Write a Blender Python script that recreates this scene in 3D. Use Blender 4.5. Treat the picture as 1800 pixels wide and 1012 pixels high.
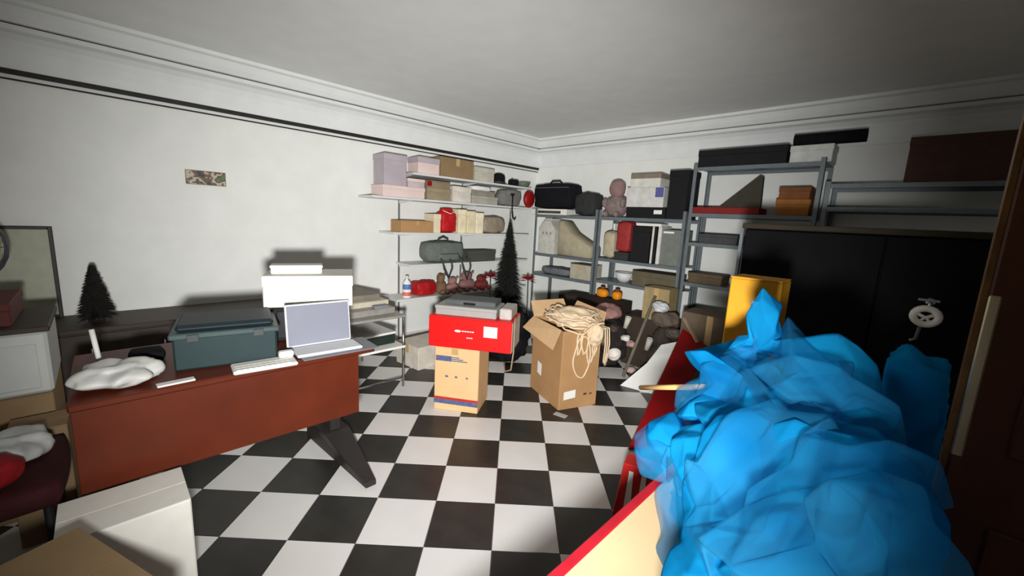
import bpy, bmesh, math, random
from mathutils import Vector, Matrix, noise, Quaternion
random.seed(7)
S = bpy.context.scene
COL = S.collection
for o in list(bpy.data.objects): bpy.data.objects.remove(o)

# ------------------------------------------------------------------ camera
# solved from the floor grid (0.30 m tiles); world x runs along the back wall, y along the left wall
T = 0.30
FPX, YAW, PIT, ROL = 715.69, 0.0002, -0.1667, 0.0505
CG = Vector((4.1041, -5.2456, 4.7888)) * T
TH = 0.7929
A = Vector((math.cos(TH), math.sin(TH), 0)); Bv = Vector((math.sin(TH), -math.cos(TH), 0))
def g2w(v): return Vector((v.dot(Bv), v.dot(A), v.z))
_F = Vector((math.sin(YAW)*math.cos(PIT), math.cos(YAW)*math.cos(PIT), math.sin(PIT)))
_R0 = Vector((math.cos(YAW), -math.sin(YAW), 0)); _U0 = _R0.cross(_F)
CF = g2w(_F); CR = g2w(_R0*math.cos(ROL)+_U0*math.sin(ROL)); CU = g2w(-_R0*math.sin(ROL)+_U0*math.cos(ROL))
CP = Vector((0, 0, CG.z))
cam = bpy.data.cameras.new('camera'); camo = bpy.data.objects.new('camera', cam); COL.objects.link(camo)
cam.sensor_width = 36; cam.sensor_fit = 'HORIZONTAL'; cam.lens = 36*FPX/1800; cam.clip_start = 0.02
M3 = Matrix((CR, CU, -CF)).transposed()
camo.matrix_world = Matrix.Translation(CP) @ M3.to_4x4()
S.camera = camo
def ray(px, py): return CF + CR*((px-900)/FPX) - CU*((py-506)/FPX)
def onx(px, py, X): d = ray(px, py); return CP + d*(X/d.x)
def ony(px, py, Y): d = ray(px, py); return CP + d*(Y/d.y)
def onz(px, py, Z): d = ray(px, py); return CP + d*((Z-CP.z)/d.z)
def topx(p):
    d = Vector(p)-CP; w = d.dot(CF)
    return (900+FPX*d.dot(CR)/w, 506-FPX*d.dot(CU)/w, w)

# ------------------------------------------------------------------ world, light, exposure
W = bpy.data.worlds.new('world'); S.world = W; W.use_nodes = True
W.node_tree.nodes['Background'].inputs[0].default_value = (0.5, 0.55, 0.6, 1)
W.node_tree.nodes['Background'].inputs[1].default_value = 0.05
S.view_settings.view_transform = 'Standard'; S.view_settings.look = 'None'
S.view_settings.gamma = 1; S.view_settings.use_curve_mapping = False
S.view_settings.exposure = 0.0
# the torch held just below the lens
sl = bpy.data.lights.new('torch', 'SPOT'); so = bpy.data.objects.new('torch', sl); COL.objects.link(so)
sl.energy = 163; sl.spot_size = math.radians(110); sl.spot_blend = 1.0; sl.shadow_soft_size = 0.05
sl.color = (1.0, 0.995, 0.985)
so.location = CP + CU*-0.19 + CR*-0.03
so.rotation_euler = ray(830, 465).to_track_quat('-Z', 'Y').to_euler()
sl.use_nodes = True
nt = sl.node_tree; em = nt.nodes['Emission']; fo = nt.nodes.new('ShaderNodeLightFalloff')
fo.inputs['Strength'].default_value = 1.0
nt.links.new(fo.outputs['Linear'], em.inputs['Strength'])

# ------------------------------------------------------------------ materials
MATS = {}
def mat(name, col, rough=0.6, var=0.12, scale=14, bump=0.0, metal=0.0, spec=0.3, emit=None):
    if name in MATS: return MATS[name]
    m = bpy.data.materials.new(name); m.use_nodes = True; MATS[name] = m
    n = m.node_tree.nodes; l = m.node_tree.links; p = n['Principled BSDF']
    tc = n.new('ShaderNodeTexCoord'); nz = n.new('ShaderNodeTexNoise'); nz.inputs['Scale'].default_value = scale
    nz.inputs['Detail'].default_value = 4
    l.new(tc.outputs['Object'], nz.inputs['Vector'])
    r = n.new('ShaderNodeValToRGB'); c = Vector(col)
    r.color_ramp.elements[0].position = .3; r.color_ramp.elements[1].position = .7
    r.color_ramp.elements[0].color = (*(c*(1-var)), 1); r.color_ramp.elements[1].color = (*[min(1, v*(1+var)) for v in c], 1)
    l.new(nz.outputs['Fac'], r.inputs['Fac']); l.new(r.outputs['Color'], p.inputs['Base Color'])
    p.inputs['Roughness'].default_value = rough; p.inputs['Metallic'].default_value = metal
    p.inputs['Specular IOR Level'].default_value = spec
    if bump:
        b = n.new('ShaderNodeBump'); b.inputs['Strength'].default_value = bump; b.inputs['Distance'].default_value = .01
        l.new(nz.outputs['Fac'], b.inputs['Height']); l.new(b.outputs['Normal'], p.inputs['Normal'])
    return m
def s2l(r, g, b):
    return tuple(((c/255)/12.92 if c/255 <= .04045 else ((c/255+.055)/1.055)**2.4) for c in (r, g, b))
def cm(r, g, b, rough=.65, **k): return mat('c_%d_%d_%d_%d' % (r, g, b, int(rough*100)), s2l(r, g, b), rough, **k)

WALL = mat('wall_paint', s2l(226, 227, 222), .75, .03, 6, .05)
CEIL = mat('ceiling_paint', s2l(230, 231, 228), .85, .03, 5, .05)
CROWN = mat('crown_plaster', s2l(222, 224, 222), .7, .03, 8)
DARKGAP = mat('dark_gap', s2l(38, 34, 28), .6, .3, 20)
TW = mat('tile_white', s2l(222, 220, 216), .32, .03, 5, spec=.4)
TB = mat('tile_black', s2l(44, 42, 38), .35, .25, 9, spec=.4)
GROUT = mat('grout', s2l(120, 116, 108), .9)
KRAFT = mat('kraft', s2l(176, 136, 92), .8, .06, 9, .05)
KRAFT2 = mat('kraft_dull', s2l(140, 116, 84), .8, .08, 9)
PEACH = mat('kraft_pale', s2l(226, 186, 136), .8, .04, 9)
TAPE = mat('packing_tape', s2l(190, 160, 112), .25, .04)
WHITEB = mat('white_card', s2l(228, 226, 216), .6, .03)
CREAM = mat('cream_card', s2l(226, 214, 182), .65, .04)
PAPER = mat('paper', s2l(235, 234, 228), .7, .02)
STEEL = mat('grey_steel', s2l(112, 120, 124), .45, .08, 30, metal=.3)
CHROME = mat('chrome', s2l(200, 200, 200), .18, .03, metal=1)
BLACK = mat('matt_black', s2l(16, 16, 18), .7, .2)
BLACKF = mat('black_fabric', s2l(24, 24, 28), .9, .25, 40, .3, spec=.1)
REDB = mat('red_card', s2l(226, 24, 22), .45, .04)
REDL = mat('red_paint', s2l(140, 14, 16), .45, .06)
WOOD = mat('mahogany', s2l(92, 35, 14), .45, .14, 6)
GREYP = mat('grey_plastic', s2l(128, 130, 136), .5, .04)

# ------------------------------------------------------------------ mesh helpers
def nvec(p):       # repeatable vector noise
    return Vector((noise.noise(p+Vector((9.3, 1.7, 4.2))), noise.noise(p+Vector((2.6, 7.1, 13.4))), noise.noise(p+Vector((15.8, 3.3, 8.9)))))
WPOS = {}
class MB:
    def __init__(s): s.v = []; s.f = []
    def add(s, vs, fs):
        k = len(s.v); s.v += [Vector(a) for a in vs]; s.f += [[i+k for i in f] for f in fs]; return s
    def box(s, a, b):
        x0, y0, z0 = a; x1, y1, z1 = b
        return s.add([(x0,y0,z0),(x1,y0,z0),(x1,y1,z0),(x0,y1,z0),(x0,y0,z1),(x1,y0,z1),(x1,y1,z1),(x0,y1,z1)],
                     [(0,3,2,1),(4,5,6,7),(0,1,5,4),(1,2,6,5),(2,3,7,6),(3,0,4,7)])
    def bar(s, p, q, w, h, up=(0,0,1)):
        p = Vector(p); q = Vector(q); d = (q-p).normalized(); up = Vector(up)
        if abs(d.dot(up)) > .98: up = Vector((1,0,0))
        r = d.cross(up).normalized()*w/2; u = r.cross(d).normalized()*h/2
        return s.add([p-r-u,p+r-u,p+r+u,p-r+u,q-r-u,q+r-u,q+r+u,q-r+u],
                     [(0,3,2,1),(4,5,6,7),(0,1,5,4),(1,2,6,5),(2,3,7,6),(3,0,4,7)])
    def tube(s, pts, r, n=8, closed=False):
        pts = [Vector(p) for p in pts]; N = len(pts); rs = r if isinstance(r, (list, tuple)) else [r]*N
        k = len(s.v); u = None
        for i, p in enumerate(pts):
            a = pts[(i-1) % N] if (closed or i > 0) else p; b = pts[(i+1) % N] if (closed or i < N-1) else p
            d = (b-a).normalized() if (b-a).length > 1e-9 else Vector((0,0,1))
            if u is None: u = d.orthogonal().normalized()
            u = (u-d*u.dot(d)); u = u.normalized() if u.length > 1e-6 else d.orthogonal().normalized(); w = d.cross(u)
            for j in range(n):
                t = 2*math.pi*j/n; s.v.append(p+(u*math.cos(t)+w*math.sin(t))*rs[i])
        for i in range(N if closed else N-1):
            for j in range(n):
                a = k+i*n; b = k+((i+1) % N)*n; s.f.append([a+j, a+(j+1) % n, b+(j+1) % n, b+j])
        if not closed: s.f.append([k+j for j in reversed(range(n))]); s.f.append([k+(N-1)*n+j for j in range(n)])
        return s
    def lathe(s, prof, c, n=20):
        c = Vector(c); k = len(s.v)
        for r, z in prof:
            for j in range(n): t = 2*math.pi*j/n; s.v.append(c+Vector((r*math.cos(t), r*math.sin(t), z)))
        for i in range(len(prof)-1):
            for j in range(n): a = k+i*n; b = a+n; s.f.append([a+j, a+(j+1) % n, b+(j+1) % n, b+j])
        s.f.append([k+j for j in reversed(range(n))]); e = k+(len(prof)-1)*n; s.f.append([e+j for j in range(n)])
        return s
    def prism(s, poly, d):
        n = len(poly); d = Vector(d); P = [Vector(p) for p in poly]
        return s.add(P+[p+d for p in P], [list(reversed(range(n))), [i+n for i in range(n)]]+[[i,(i+1) % n,(i+1) % n+n,i+n] for i in range(n)])
    def soft(s, a, b, e=.45, n=10, amp=0.0, seed=0, freq=9):
        """rounded, optionally crumpled cushion-like block"""
        a = Vector(a); b = Vector(b); c = (a+b)/2; h = (b-a)/2
        bm = bmesh.new(); bmesh.ops.create_cube(bm, size=2); bmesh.ops.subdivide_edges(bm, edges=bm.edges, cuts=n, use_grid_fill=True)
        bm.verts.ensure_lookup_table(); vs = []
        for v in bm.verts:
            q = v.co; w = Vector((q.x*math.sqrt(max(0,1-q.y**2/2-q.z**2/2+q.y**2*q.z**2/3)), q.y*math.sqrt(max(0,1-q.z**2/2-q.x**2/2+q.z**2*q.x**2/3)), q.z*math.sqrt(max(0,1-q.x**2/2-q.y**2/2+q.x**2*q.y**2/3))))
            p = q.lerp(w, e); p = Vector((p.x*h.x, p.y*h.y, p.z*h.z))
            if amp:
                k = 1-abs(noise.noise(p*freq+Vector((seed*7.3, seed*1.7, seed))))*2; k2 = noise.noise(p*freq*2.7+Vector((seed, 5, 1)))
                p = p + p.normalized()*amp*(k-.6+.5*k2)
                p.z = max(p.z, -h.z)
            vs.append(c+p)
        s.add(vs, [[v.index for v in f.verts] for f in bm.faces]); bm.free(); return s
    def rot(s, ang, piv, axis='Z'):
        m = Matrix.Rotation(ang, 3, axis); piv = Vector(piv); s.v = [piv+m@(v-piv) for v in s.v]; return s
    def build(s, name, material, parent=None, bevel=0, smooth=False):
        lo = Vector([min(v[i] for v in s.v) for i in range(3)]); hi = Vector([max(v[i] for v in s.v) for i in range(3)])
        o0 = Vector(((lo.x+hi.x)/2, (lo.y+hi.y)/2, lo.z))
        me = bpy.data.meshes.new(name); me.from_pydata([v-o0 for v in s.v], [], s.f)
        if bevel or True:
            bm = bmesh.new(); bm.from_mesh(me); bmesh.ops.recalc_face_normals(bm, faces=bm.faces)
            if bevel: bmesh.ops.bevel(bm, geom=bm.edges, offset=bevel, segments=1, profile=.5, affect='EDGES', clamp_overlap=True)
            bm.to_mesh(me); bm.free()
        if smooth:
            for p in me.polygons: p.use_smooth = True
        me.materials.append(material)
        o = bpy.data.objects.new(name, me); COL.objects.link(o); WPOS[o] = o0
        if parent: o.parent = parent; o.location = o0-WPOS[parent]
        else: o.location = o0
        return o
def tag(o, label, cat, group=None):
    o['label'] = label; o['category'] = cat
    if group: o['group'] = group
    return o
def thing(name, label, cat, loc, group=None):
    o = bpy.data.objects.new(name, None); COL.objects.link(o); o.location = loc; WPOS[o] = Vector(loc); o.empty_display_size = .1
    return tag(o, label, cat, group)
def struct(o): o['kind'] = 'structure'; return o
def box(name, m, a, b, parent=None, bevel=.003): return MB().box(a, b).build(name, m, parent, bevel)

# ------------------------------------------------------------------ the room
XL, YB, XR, YF, ZC = -4.10, 4.57, 1.05, -1.50, 2.55
floor = struct(MB().box((XL-.2, YF-.2, -.15), (XR+.2, YB+.2, -.004)).build('floor', GROUT))
def clip(poly):
    for ax, lim, sg in ((0, XL, 1), (0, XR, -1), (1, YF, 1), (1, YB, -1)):
        out = []
        for i in range(len(poly)):
            p, q = poly[i-1], poly[i]; dp = (p[ax]-lim)*sg; dq = (q[ax]-lim)*sg
            if (dp >= 0) != (dq >= 0):
                t = dp/(dp-dq); out.append((p[0]+(q[0]-p[0])*t, p[1]+(q[1]-p[1])*t))
            if dq >= 0: out.append(q)
        poly = out
        if len(poly) < 3: return None
    return poly
far = {0: MB(), 1: MB()}; shared = {}
g = .0018
for iu in range(-25, 35):
    for iv in range(-25, 35):
        cs = [g2w(Vector(((iu+du)*T+(g if du == 0 else -g), (iv+dv)*T+(g if dv == 0 else -g), 0))-Vector((CG.x, CG.y, 0))) for du, dv in ((0,0),(1,0),(1,1),(0,1))]
        full = [(c.x, c.y) for c in cs]; pl = clip(full)
        if not pl: continue
        area = abs(sum(pl[i-1][0]*pl[i][1]-pl[i][0]*pl[i-1][1] for i in range(len(pl))))/2
        if area < 1e-4: continue
        cx = sum(p[0] for p in pl)/len(pl); cy = sum(p[1] for p in pl)/len(pl)
        par = (iu+iv) % 2; x, y, w = topx((cx, cy, 0))
        vis = w > .3 and -80 < x < 1880 and y < 1100
        whole = len(pl) == 4 and area > .0868
        if vis:
            if whole and par in shared:
                o = shared[par].copy(); COL.objects.link(o)
                o.location = Vector((cx, cy, -.006))-WPOS[floor]
            else:
                o = MB().prism([(p[0], p[1], -.006) for p in pl], (0, 0, .006)).build('tile', TB if par else TW, floor)
                if whole: shared[par] = o
        else:
            far[par].prism([(p[0], p[1], -.006) for p in pl], (0, 0, .006))
for par in (0, 1):
    o = far[par].build('tile_field', TB if par else TW, floor); o['kind'] = 'stuff'
th = .2
struct(MB().box((XL-th, YF-th, -.15), (XL, YB+th, ZC+.1)).build('wall_left', WALL))
struct(MB().box((XL, YB, -.15), (XR, YB+th, ZC+.1)).build('wall_back', WALL))
struct(MB().box((XR, YF-th, -.15), (XR+th, YB+th, ZC+.1)).build('wall_right', WALL))
struct(MB().box((XL, YF-th, -.15), (XR, YF, ZC+.1)).build('wall_front', WALL))
struct(MB().box((XL-th, YF-th, ZC), (XR+th, YB+th, ZC+.15)).build('ceiling', CEIL))
# crown moulding: (distance from wall, height)
prof = [(0, 2.19), (.012, 2.19), (.016, 2.25), (.024, 2.31), (.04, 2.355), (.065, 2.385), (.10, 2.40), (.10, 2.428)]
prof2 = [(.085, 2.436), (.125, 2.436), (.15, 2.47), (.175, 2.515), (.20, 2.525), (.20, ZC), (0, ZC), (0, 2.436)]
full1 = prof + [(0, 2.428)]
def crown(n, pr, side, m=CROWN):
    b = MB()
    if side == 'left': b.prism([(XL+d, YF, z) for d, z in pr], (0, YB-YF, 0))
    else: b.prism([(XL+.02, YB-d, z) for d, z in pr], (XR-XL-.02, 0, 0))
    return struct(b.build(n, m))
crown('trim_1', full1, 'left'); crown('trim_2', full1, 'back')
crown('trim_3', prof2, 'left'); crown('trim_4', prof2, 'back')
crown('trim_5', [(0, 2.424), (.088, 2.424), (.088, 2.44), (0, 2.44)], 'left', DARKGAP)
crown('trim_6', [(0, 2.424), (.088, 2.424), (.088, 2.44), (0, 2.44)], 'back', mat('seam_grey', s2l(120, 118, 112), .8))
crown('gap_shade_1', [(0, 2.158), (.026, 2.158), (.026, 2.188), (0, 2.188)], 'left', DARKGAP)  # dark strip painted for the shade in the gap under the moulding
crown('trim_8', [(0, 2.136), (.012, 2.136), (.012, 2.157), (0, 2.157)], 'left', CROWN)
crown('gap_shade_2', [(0, 2.126), (.01, 2.126), (.01, 2.1355), (0, 2.1355)], 'left', DARKGAP)  # thinner dark strip, also painted gap shade
BASE = mat('baseboard', s2l(205, 203, 196), .5)
struct(MB().box((XL, YF, 0), (XL+.012, YB, .07)).build('baseboard_left', BASE))
struct(MB().box((XL+.012, YB-.012, 0), (XR, YB, .07)).build('baseboard_back', BASE))

# ------------------------------------------------------------------ generic carton
def carton(name, label, cat, cx, cy, z0, w, d, h, rz=0, m=KRAFT, front='y', tape=TAPE, lab=None, lid=None, group=None):
    """w along local x, d along local y; front 'y' is the -y side, 'x' is the +x side"""
    t = thing(name, label, cat, (cx, cy, z0), group)
    def mk(nm, a, b, mm, bev=.0): return MB().box(a, b).rot(rz, (cx, cy, z0)).build(nm, mm, t, bev)
    X0, X1, Y0, Y1 = cx-w/2, cx+w/2, cy-d/2, cy+d/2; bv = min(.004, h*.1)
    if lid:
        lh = min(h*.35, .06)
        mk('body', (X0+.004, Y0+.004, z0), (X1-.004, Y1-.004, z0+h-.003), m, bv)
        mk('lid', (X0, Y0, z0+h-lh), (X1, Y1, z0+h), lid if lid is not True else m, bv)
    else:
        mk('body', (X0, Y0, z0), (X1, Y1, z0+h-.004), m, bv)
        if front == 'y':
            mk('flap', (X0+.001, Y0+.001, z0+h-.004), (X1-.001, cy-.002, z0+h), m); mk('flap', (X0+.001, cy+.002, z0+h-.004), (X1-.001, Y1-.001, z0+h), m)
        else:
            mk('flap', (X0+.001, Y0+.001, z0+h-.004), (cx-.002, Y1-.001, z0+h), m); mk('flap', (cx+.002, Y0+.001, z0+h-.004), (X1-.001, Y1-.001, z0+h), m)
    if tape:
        tw = min(.025, h*.12, w*.12, d*.12)
        if front == 'y': mk('tape', (cx-tw, Y0-.0012, z0+h*.62), (cx+tw, Y0+.004, z0+h-.003), tape)
        else: mk('tape', (X1-.004, cy-tw, z0+h*.62), (X1+.0012, cy+tw, z0+h-.003), tape)
    if lab:
        lm, u0, u1, v0, v1 = lab
        if front == 'y': mk('sticker', (X0+w*u0, Y0-.002, z0+h*v0), (X0+w*u1, Y0+.003, z0+h*v1), lm)
        else: mk('sticker', (X1-.003, Y0+d*u0, z0+h*v0), (X1+.002, Y0+d*u1, z0+h*v1), lm)
    return t
XS = -3.78          # plane of the fronts on the left-wall shelves
def L(xl, xr, yt, z, depth=.24, xf=XS):
    ym = (yt+topx((xf, 3.0, z))[1])/2
    y0 = onx(xl, ym, xf).y; y1 = onx(xr, ym, xf).y; zt = onx((xl+xr)/2, yt, xf).z
    return (xf-depth, y0+.003, z), (xf, y1-.003, zt)
YS = 4.17           # plane of the fronts on the back rack
def K(xl, xr, yt, z, depth=.3, yf=YS):
    ym = (yt+topx((-2.5, yf, z))[1])/2
    x0 = ony(xl, ym, yf).x; x1 = ony(xr, ym, yf).x; zt = ony((xl+xr)/2, yt, yf).z
    return (x0+.003, yf, z), (x1-.003, yf+depth, zt)
def cartL(name, label, ext, m, cat='box', **k):
    a, b = ext; return carton(name, label, cat, (a[0]+b[0])/2, (a[1]+b[1])/2, a[2], b[0]-a[0], b[1]-a[1], b[2]-a[2], 0, m, 'x', **k)
def cartK(name, label, ext, m, cat='box', **k):
    a, b = ext; return carton(name, label, cat, (a[0]+b[0])/2, (a[1]+b[1])/2, a[2], b[0]-a[0], b[1]-a[1], b[2]-a[2], 0, m, 'y', **k)
def softobj(name, label, cat, ext, m, e=.6, amp=.012, seed=1, freq=9, parts=None):
    a, b = ext; return tag(MB().soft(a, b, e, 10, amp, seed, freq).build(name, m, None, 0, True), label, cat)

# ------------------------------------------------------------------ desk by the left wall, and what lies on it
DX0, DX1, DY0, DY1, DZ = -2.56, -1.92, -.13, .95, .75
dk = thing('desk', 'mahogany desk with a deep front panel and dark splayed feet', 'desk', ((DX0+DX1)/2, (DY0+DY1)/2, 0))
MB().box((DX0, DY0, DZ-.028), (DX1, DY1, DZ)).build('desk_top', WOOD, dk, .006)
MB().box((DX1-.034, DY0+.006, .41), (DX1-.012, DY1-.075, DZ-.028)).build('front_panel', WOOD, dk, .002)
EDGE = mat('dark_edge', s2l(48, 44, 42), .5)
MB().box((DX0+.01, DY1-.0005, DZ-.03), (DX1-.01, DY1+.012, DZ-.002)).build('edge_band', EDGE, dk, .003)
for yy in (DY0+.09, DY1-.045):
    MB().box((-2.50, yy-.03, .12), (-2.32, yy+.03, DZ-.028)).build('leg_column', EDGE, dk, .006)
    b = MB(); w0, w1 = .075, .03
    b.add([(-2.60, yy-w0, 0), (-2.60, yy+w0, 0), (-1.865, yy+w1, 0), (-1.865, yy-w1, 0), (-2.60, yy-w0, .12), (-2.60, yy+w0, .12), (-2.30, yy+w0, .14), (-2.30, yy-w0, .14), (-1.865, yy+w1*.9, .03), (-1.865, yy-w1*.9, .03)],
        [(0,3,2,1),(0,1,5,4),(4,5,6,7),(7,6,8,9),(2,3,9,8),(1,2,8,6,5),(0,4,7,9,3)])
    b.build('foot', EDGE, dk, .004)
# laptop, screen raised toward the room
LZ_ = DZ+.004
lp = thing('laptop', 'grey laptop standing open at the end of the mahogany desk', 'laptop', (-2.05, .73, LZ_))
LG = mat('laptop_grey', s2l(132, 134, 147), .55, .02); LW = mat('laptop_pale', s2l(226, 227, 230), .45, .02)
MB().box((-2.07, .60, LZ_), (-1.935, .90, LZ_+.014)).rot(-.08, (-2.0, .75, LZ_)).build('base', LW, lp, .004)
lid = MB().box((-2.088, .585, LZ_+.012), (-2.074, .89, LZ_+.222)).rot(-.12, (-2.08, .74, LZ_+.012), 'Y').rot(-.08, (-2.0, .75, LZ_)).build('screen_lid', LW, lp, .004)
MB().box((-2.0745, .592, LZ_+.02), (-2.0725, .883, LZ_+.215)).rot(-.12, (-2.08, .74, LZ_+.012), 'Y').rot(-.08, (-2.0, .75, LZ_)).build('screen', LG, lid)
tag(MB().box((-2.12, .61, DZ), (-1.90, .97, DZ+.004)).rot(-.05, (-1.95, .78, DZ)).build('desk_mat', GREYP, None, .001), 'thin grey plastic mat under the open laptop', 'mat')
kb = thing('keyboard', 'white keyboard lying on the edge of the mahogany desk', 'keyboard', (-1.94, .47, DZ))
MB().box((-2.0, .34, DZ), (-1.885, .58, DZ+.016)).rot(-.1, (-1.94, .47, DZ)).build('case', PAPER, kb, .005)
MB().box((-2.0, .52, DZ+.016), (-1.965, .58, DZ+.045)).rot(-.1, (-1.94, .47, DZ)).build('riser', PAPER, kb, .006)
for r in range(3):
    b = MB()
    for c in range(10): b.box((-1.965+r*.026, .352+c*.0205, DZ+.016), (-1.945+r*.026, .369+c*.0205, DZ+.0185))
    b = b.rot(-.1, (-1.94, .47, DZ))
    b.build('key_row', WHITEB, kb)
TEAL = mat('teal_plastic', s2l(34, 54, 56), .55, .06)
tb = thing('storage_case', 'dark teal storage case with a rimmed lid on the mahogany desk', 'case', (-2.23, .40, DZ))
tr_ = lambda m_: MB().add([v+Vector((.04, -.02, 0)) for v in m_.rot(-.2, (-2.22, .40, DZ)).v], m_.f)
tr_(MB().box((-2.36, .21, DZ), (-2.08, .58, DZ+.145))).build('body', TEAL, tb, .008)
tr_(MB().box((-2.372, .20, DZ+.135), (-2.068, .59, DZ+.16))).build('rim', mat('teal_rim', s2l(66, 82, 82), .45), tb, .005)
tr_(MB().box((-2.35, .22, DZ+.16), (-2.09, .57, DZ+.19))).build('lid', mat('teal_dark', s2l(30, 42, 46), .5), tb, .012)
for y in (.26, .49): tr_(MB().box((-2.0685, y, DZ+.125), (-2.06, y+.04, DZ+.155))).build('latch', mat('latch_dark', s2l(70, 74, 74), .5), tb, .002)
# dark unit carrying the white box
tag_t = thing('computer_tower', 'black computer case lying flat beneath the big white box', 'computer', (-2.40, .8, DZ))
rt_ = lambda m_: m_.rot(-.40, (-2.36, .78, DZ))
rt_(MB().box((-2.50, .63, DZ), (-2.22, .93, DZ+.18))).build('case', BLACK, tag_t, .006)
rt_(MB().box((-2.22, .65, DZ+.02), (-2.212, .91, DZ+.16))).build('front_bezel', mat('bezel', s2l(40, 40, 44), .4), tag_t, .003)
zb = DZ+.18
wb = carton('white_box', 'large plain white box standing on the black computer case', 'box', -2.345, .80, zb, .28, .43, .165, -.42, WHITEB, 'x', tape=None, lid=True)
ws = carton('slim_box', 'slim white box lying on top of the large white box', 'box', -2.36, .735, zb+.165, .10, .25, .045, -.34, PAPER, 'x', tape=None, lid=True)
# crumpled white bag, rod, papers at the near end
tag(MB().soft((-2.20, -.12, DZ), (-1.95, .13, DZ+.075), .85, 18, .032, 3, 9).build('plastic_bag', mat('white_plastic', s2l(214, 214, 208), .35, .05), None, 0, True), 'crumpled white plastic bag slumped on the mahogany desk', 'bag')
tag(MB().tube([(-2.30, -.045, DZ+.009), (-2.33, -.06, DZ+.16)], .009, 8).build('plastic_rod', PAPER, None, 0, True), 'short white rod standing up behind the crumpled white bag', 'rod')
tag(MB().box((-1.965, .10, DZ), (-1.93, .215, DZ+.007)).rot(.05, (-1.96, .15, DZ)).build('ruler', PAPER, None, .001), 'narrow white ruler on the desk edge beside the crumpled bag', 'ruler')
tag(MB().soft((-2.38, .04, DZ), (-2.25, .16, DZ+.05), .5, 6, .004, 2).build('black_pouch', BLACKF, None, 0, True), 'small black pouch between the crumpled bag and teal case', 'pouch')

# low dark cabinet along the left wall
cr = thing('low_cabinet', 'low dark brown cabinet against the white wall behind the desk', 'cabinet', (-3.8, .55, 0))
DB = mat('dark_brown_wood', s2l(58, 48, 42), .55, .15, 8)
MB().box((-4.07, -.42, .05), (-3.62, 1.0, .60)).build('body', DB, cr, .004)
MB().box((-4.08, -.44, .60), (-3.60, 1.02, .63)).build('top', DB, cr, .004)
for i in range(4):
    d = MB().box((-3.62, -.41+i*.352, .07), (-3.604, -.065+i*.352, .59)).build('door', DB, cr, .003)
    MB().tube([(-3.594, -.10+i*.352, .40), (-3.594, -.10+i*.352, .50)], .006, 6).build('handle', CHROME, d, 0, True)
for y in (-.38, .96):
    for x in (-4.03, -3.66): MB().box((x-.02, y-.02, 0), (x+.02, y+.02, .05)).build('foot', DB, cr, .002)

def conetree(name, label, c, h, r, m, pot, seed, n=420):
    t = thing(name, label, 'tree', c); c = Vector(c); rnd = random.Random(seed)
    MB().lathe([(r*.36, 0), (r*.46, h*.13), (r*.42, h*.135)], c, 14).build('pot', pot, t, 0, True)
    MB().tube([c+Vector((0,0,h*.1)), c+Vector((0,0,h*.97))], [.012, .004], 6).build('trunk', DB, t, 0, True)
    b = MB()
    for i in range(n):
        u = (i/n)**.8; z = h*(.16+.84*u); rr = r*(1-u)**.85+.012; a = rnd.random()*6.283; rr *= .7+.45*rnd.random()
        d = Vector((math.cos(a), math.sin(a), 0)); s = Vector((-d.y, d.x, 0))*(.012+.01*rnd.random())
        p = c+Vector((0,0,z)); q = p+d*rr+Vector((0,0,-rr*.35+rnd.uniform(-.01,.02)))
        m1 = p.lerp(q, .6)
        b.add([p+Vector((0,0,.012)), m1+s, q, m1-s, m1+Vector((0,0,.012))], [(0,1,4),(1,2,4),(2,3,4),(3,0,4)])
    o = b.build('foliage', m, t); o['kind'] = 'stuff'
    return t
PINE = mat('dark_pine', s2l(24, 26, 22), .8, .35, 30)
conetree('small_tree', 'dark cone-shaped artificial tree standing on the low brown cabinet', (-3.75, -.06, .63), .37, .09, mat('dark_pine_brown', s2l(26, 25, 22), .9, .3, 30), DB, 4, 1100)
# board leaning on the wall and fan, far left
pb = thing('leaning_board', 'pale green board with a dark frame leaning on the wall', 'board', (-4.0, -.37, .63))
MB().box((-4.07, -.53, .65), (-4.05, -.245, 1.22)).build('panel', mat('pale_board', s2l(176, 178, 158), .6, .08), pb)
for a, b_ in (((-4.075,-.55,.63),(-4.04,-.53,1.24)), ((-4.075,-.245,.63),(-4.04,-.225,1.24)), ((-4.075,-.53,.63),(-4.04,-.245,.65)), ((-4.075,-.53,1.22),(-4.04,-.245,1.24))):
    MB().box(a, b_).build('frame_bar', EDGE, pb, .003)
fn = thing('pedestal_fan', 'dark round fan with a wire cage beside the leaning board', 'fan', (-3.40, -.56, 0))
MB().lathe([(.17, 0), (.17, .015), (.06, .04), (.018, .06), (.016, .95)], (-3.40, -.56, 0), 18).build('stand', BLACK, fn, 0, True)
fc = Vector((-3.40, -.56, 1.16)); fd = Vector((.92, .2, 0)).normalized(); fs = Vector((-fd.y, fd.x, 0)); fu = Vector((0,0,1))
cage = MB()
for k, (rr, off) in enumerate(((.20, 0), (.205, .03), (.17, .055), (.11, .07), (.05, .075))):
    cage.tube([fc+fd*off+(fs*math.cos(t)+fu*math.sin(t))*rr for t in [i*math.pi/12 for i in range(24)]], .005, 5, True)
for i in range(16):
    t = i*math.pi/8; v = fs*math.cos(t)+fu*math.sin(t); cage.tube([fc+fd*.075+v*.04, fc+fd*.055+v*.17, fc+fd*.03+v*.205, fc+v*.20], .0025, 4)
cage.build('cage', mat('fan_grey', s2l(60, 58, 66), .5), fn)
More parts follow.
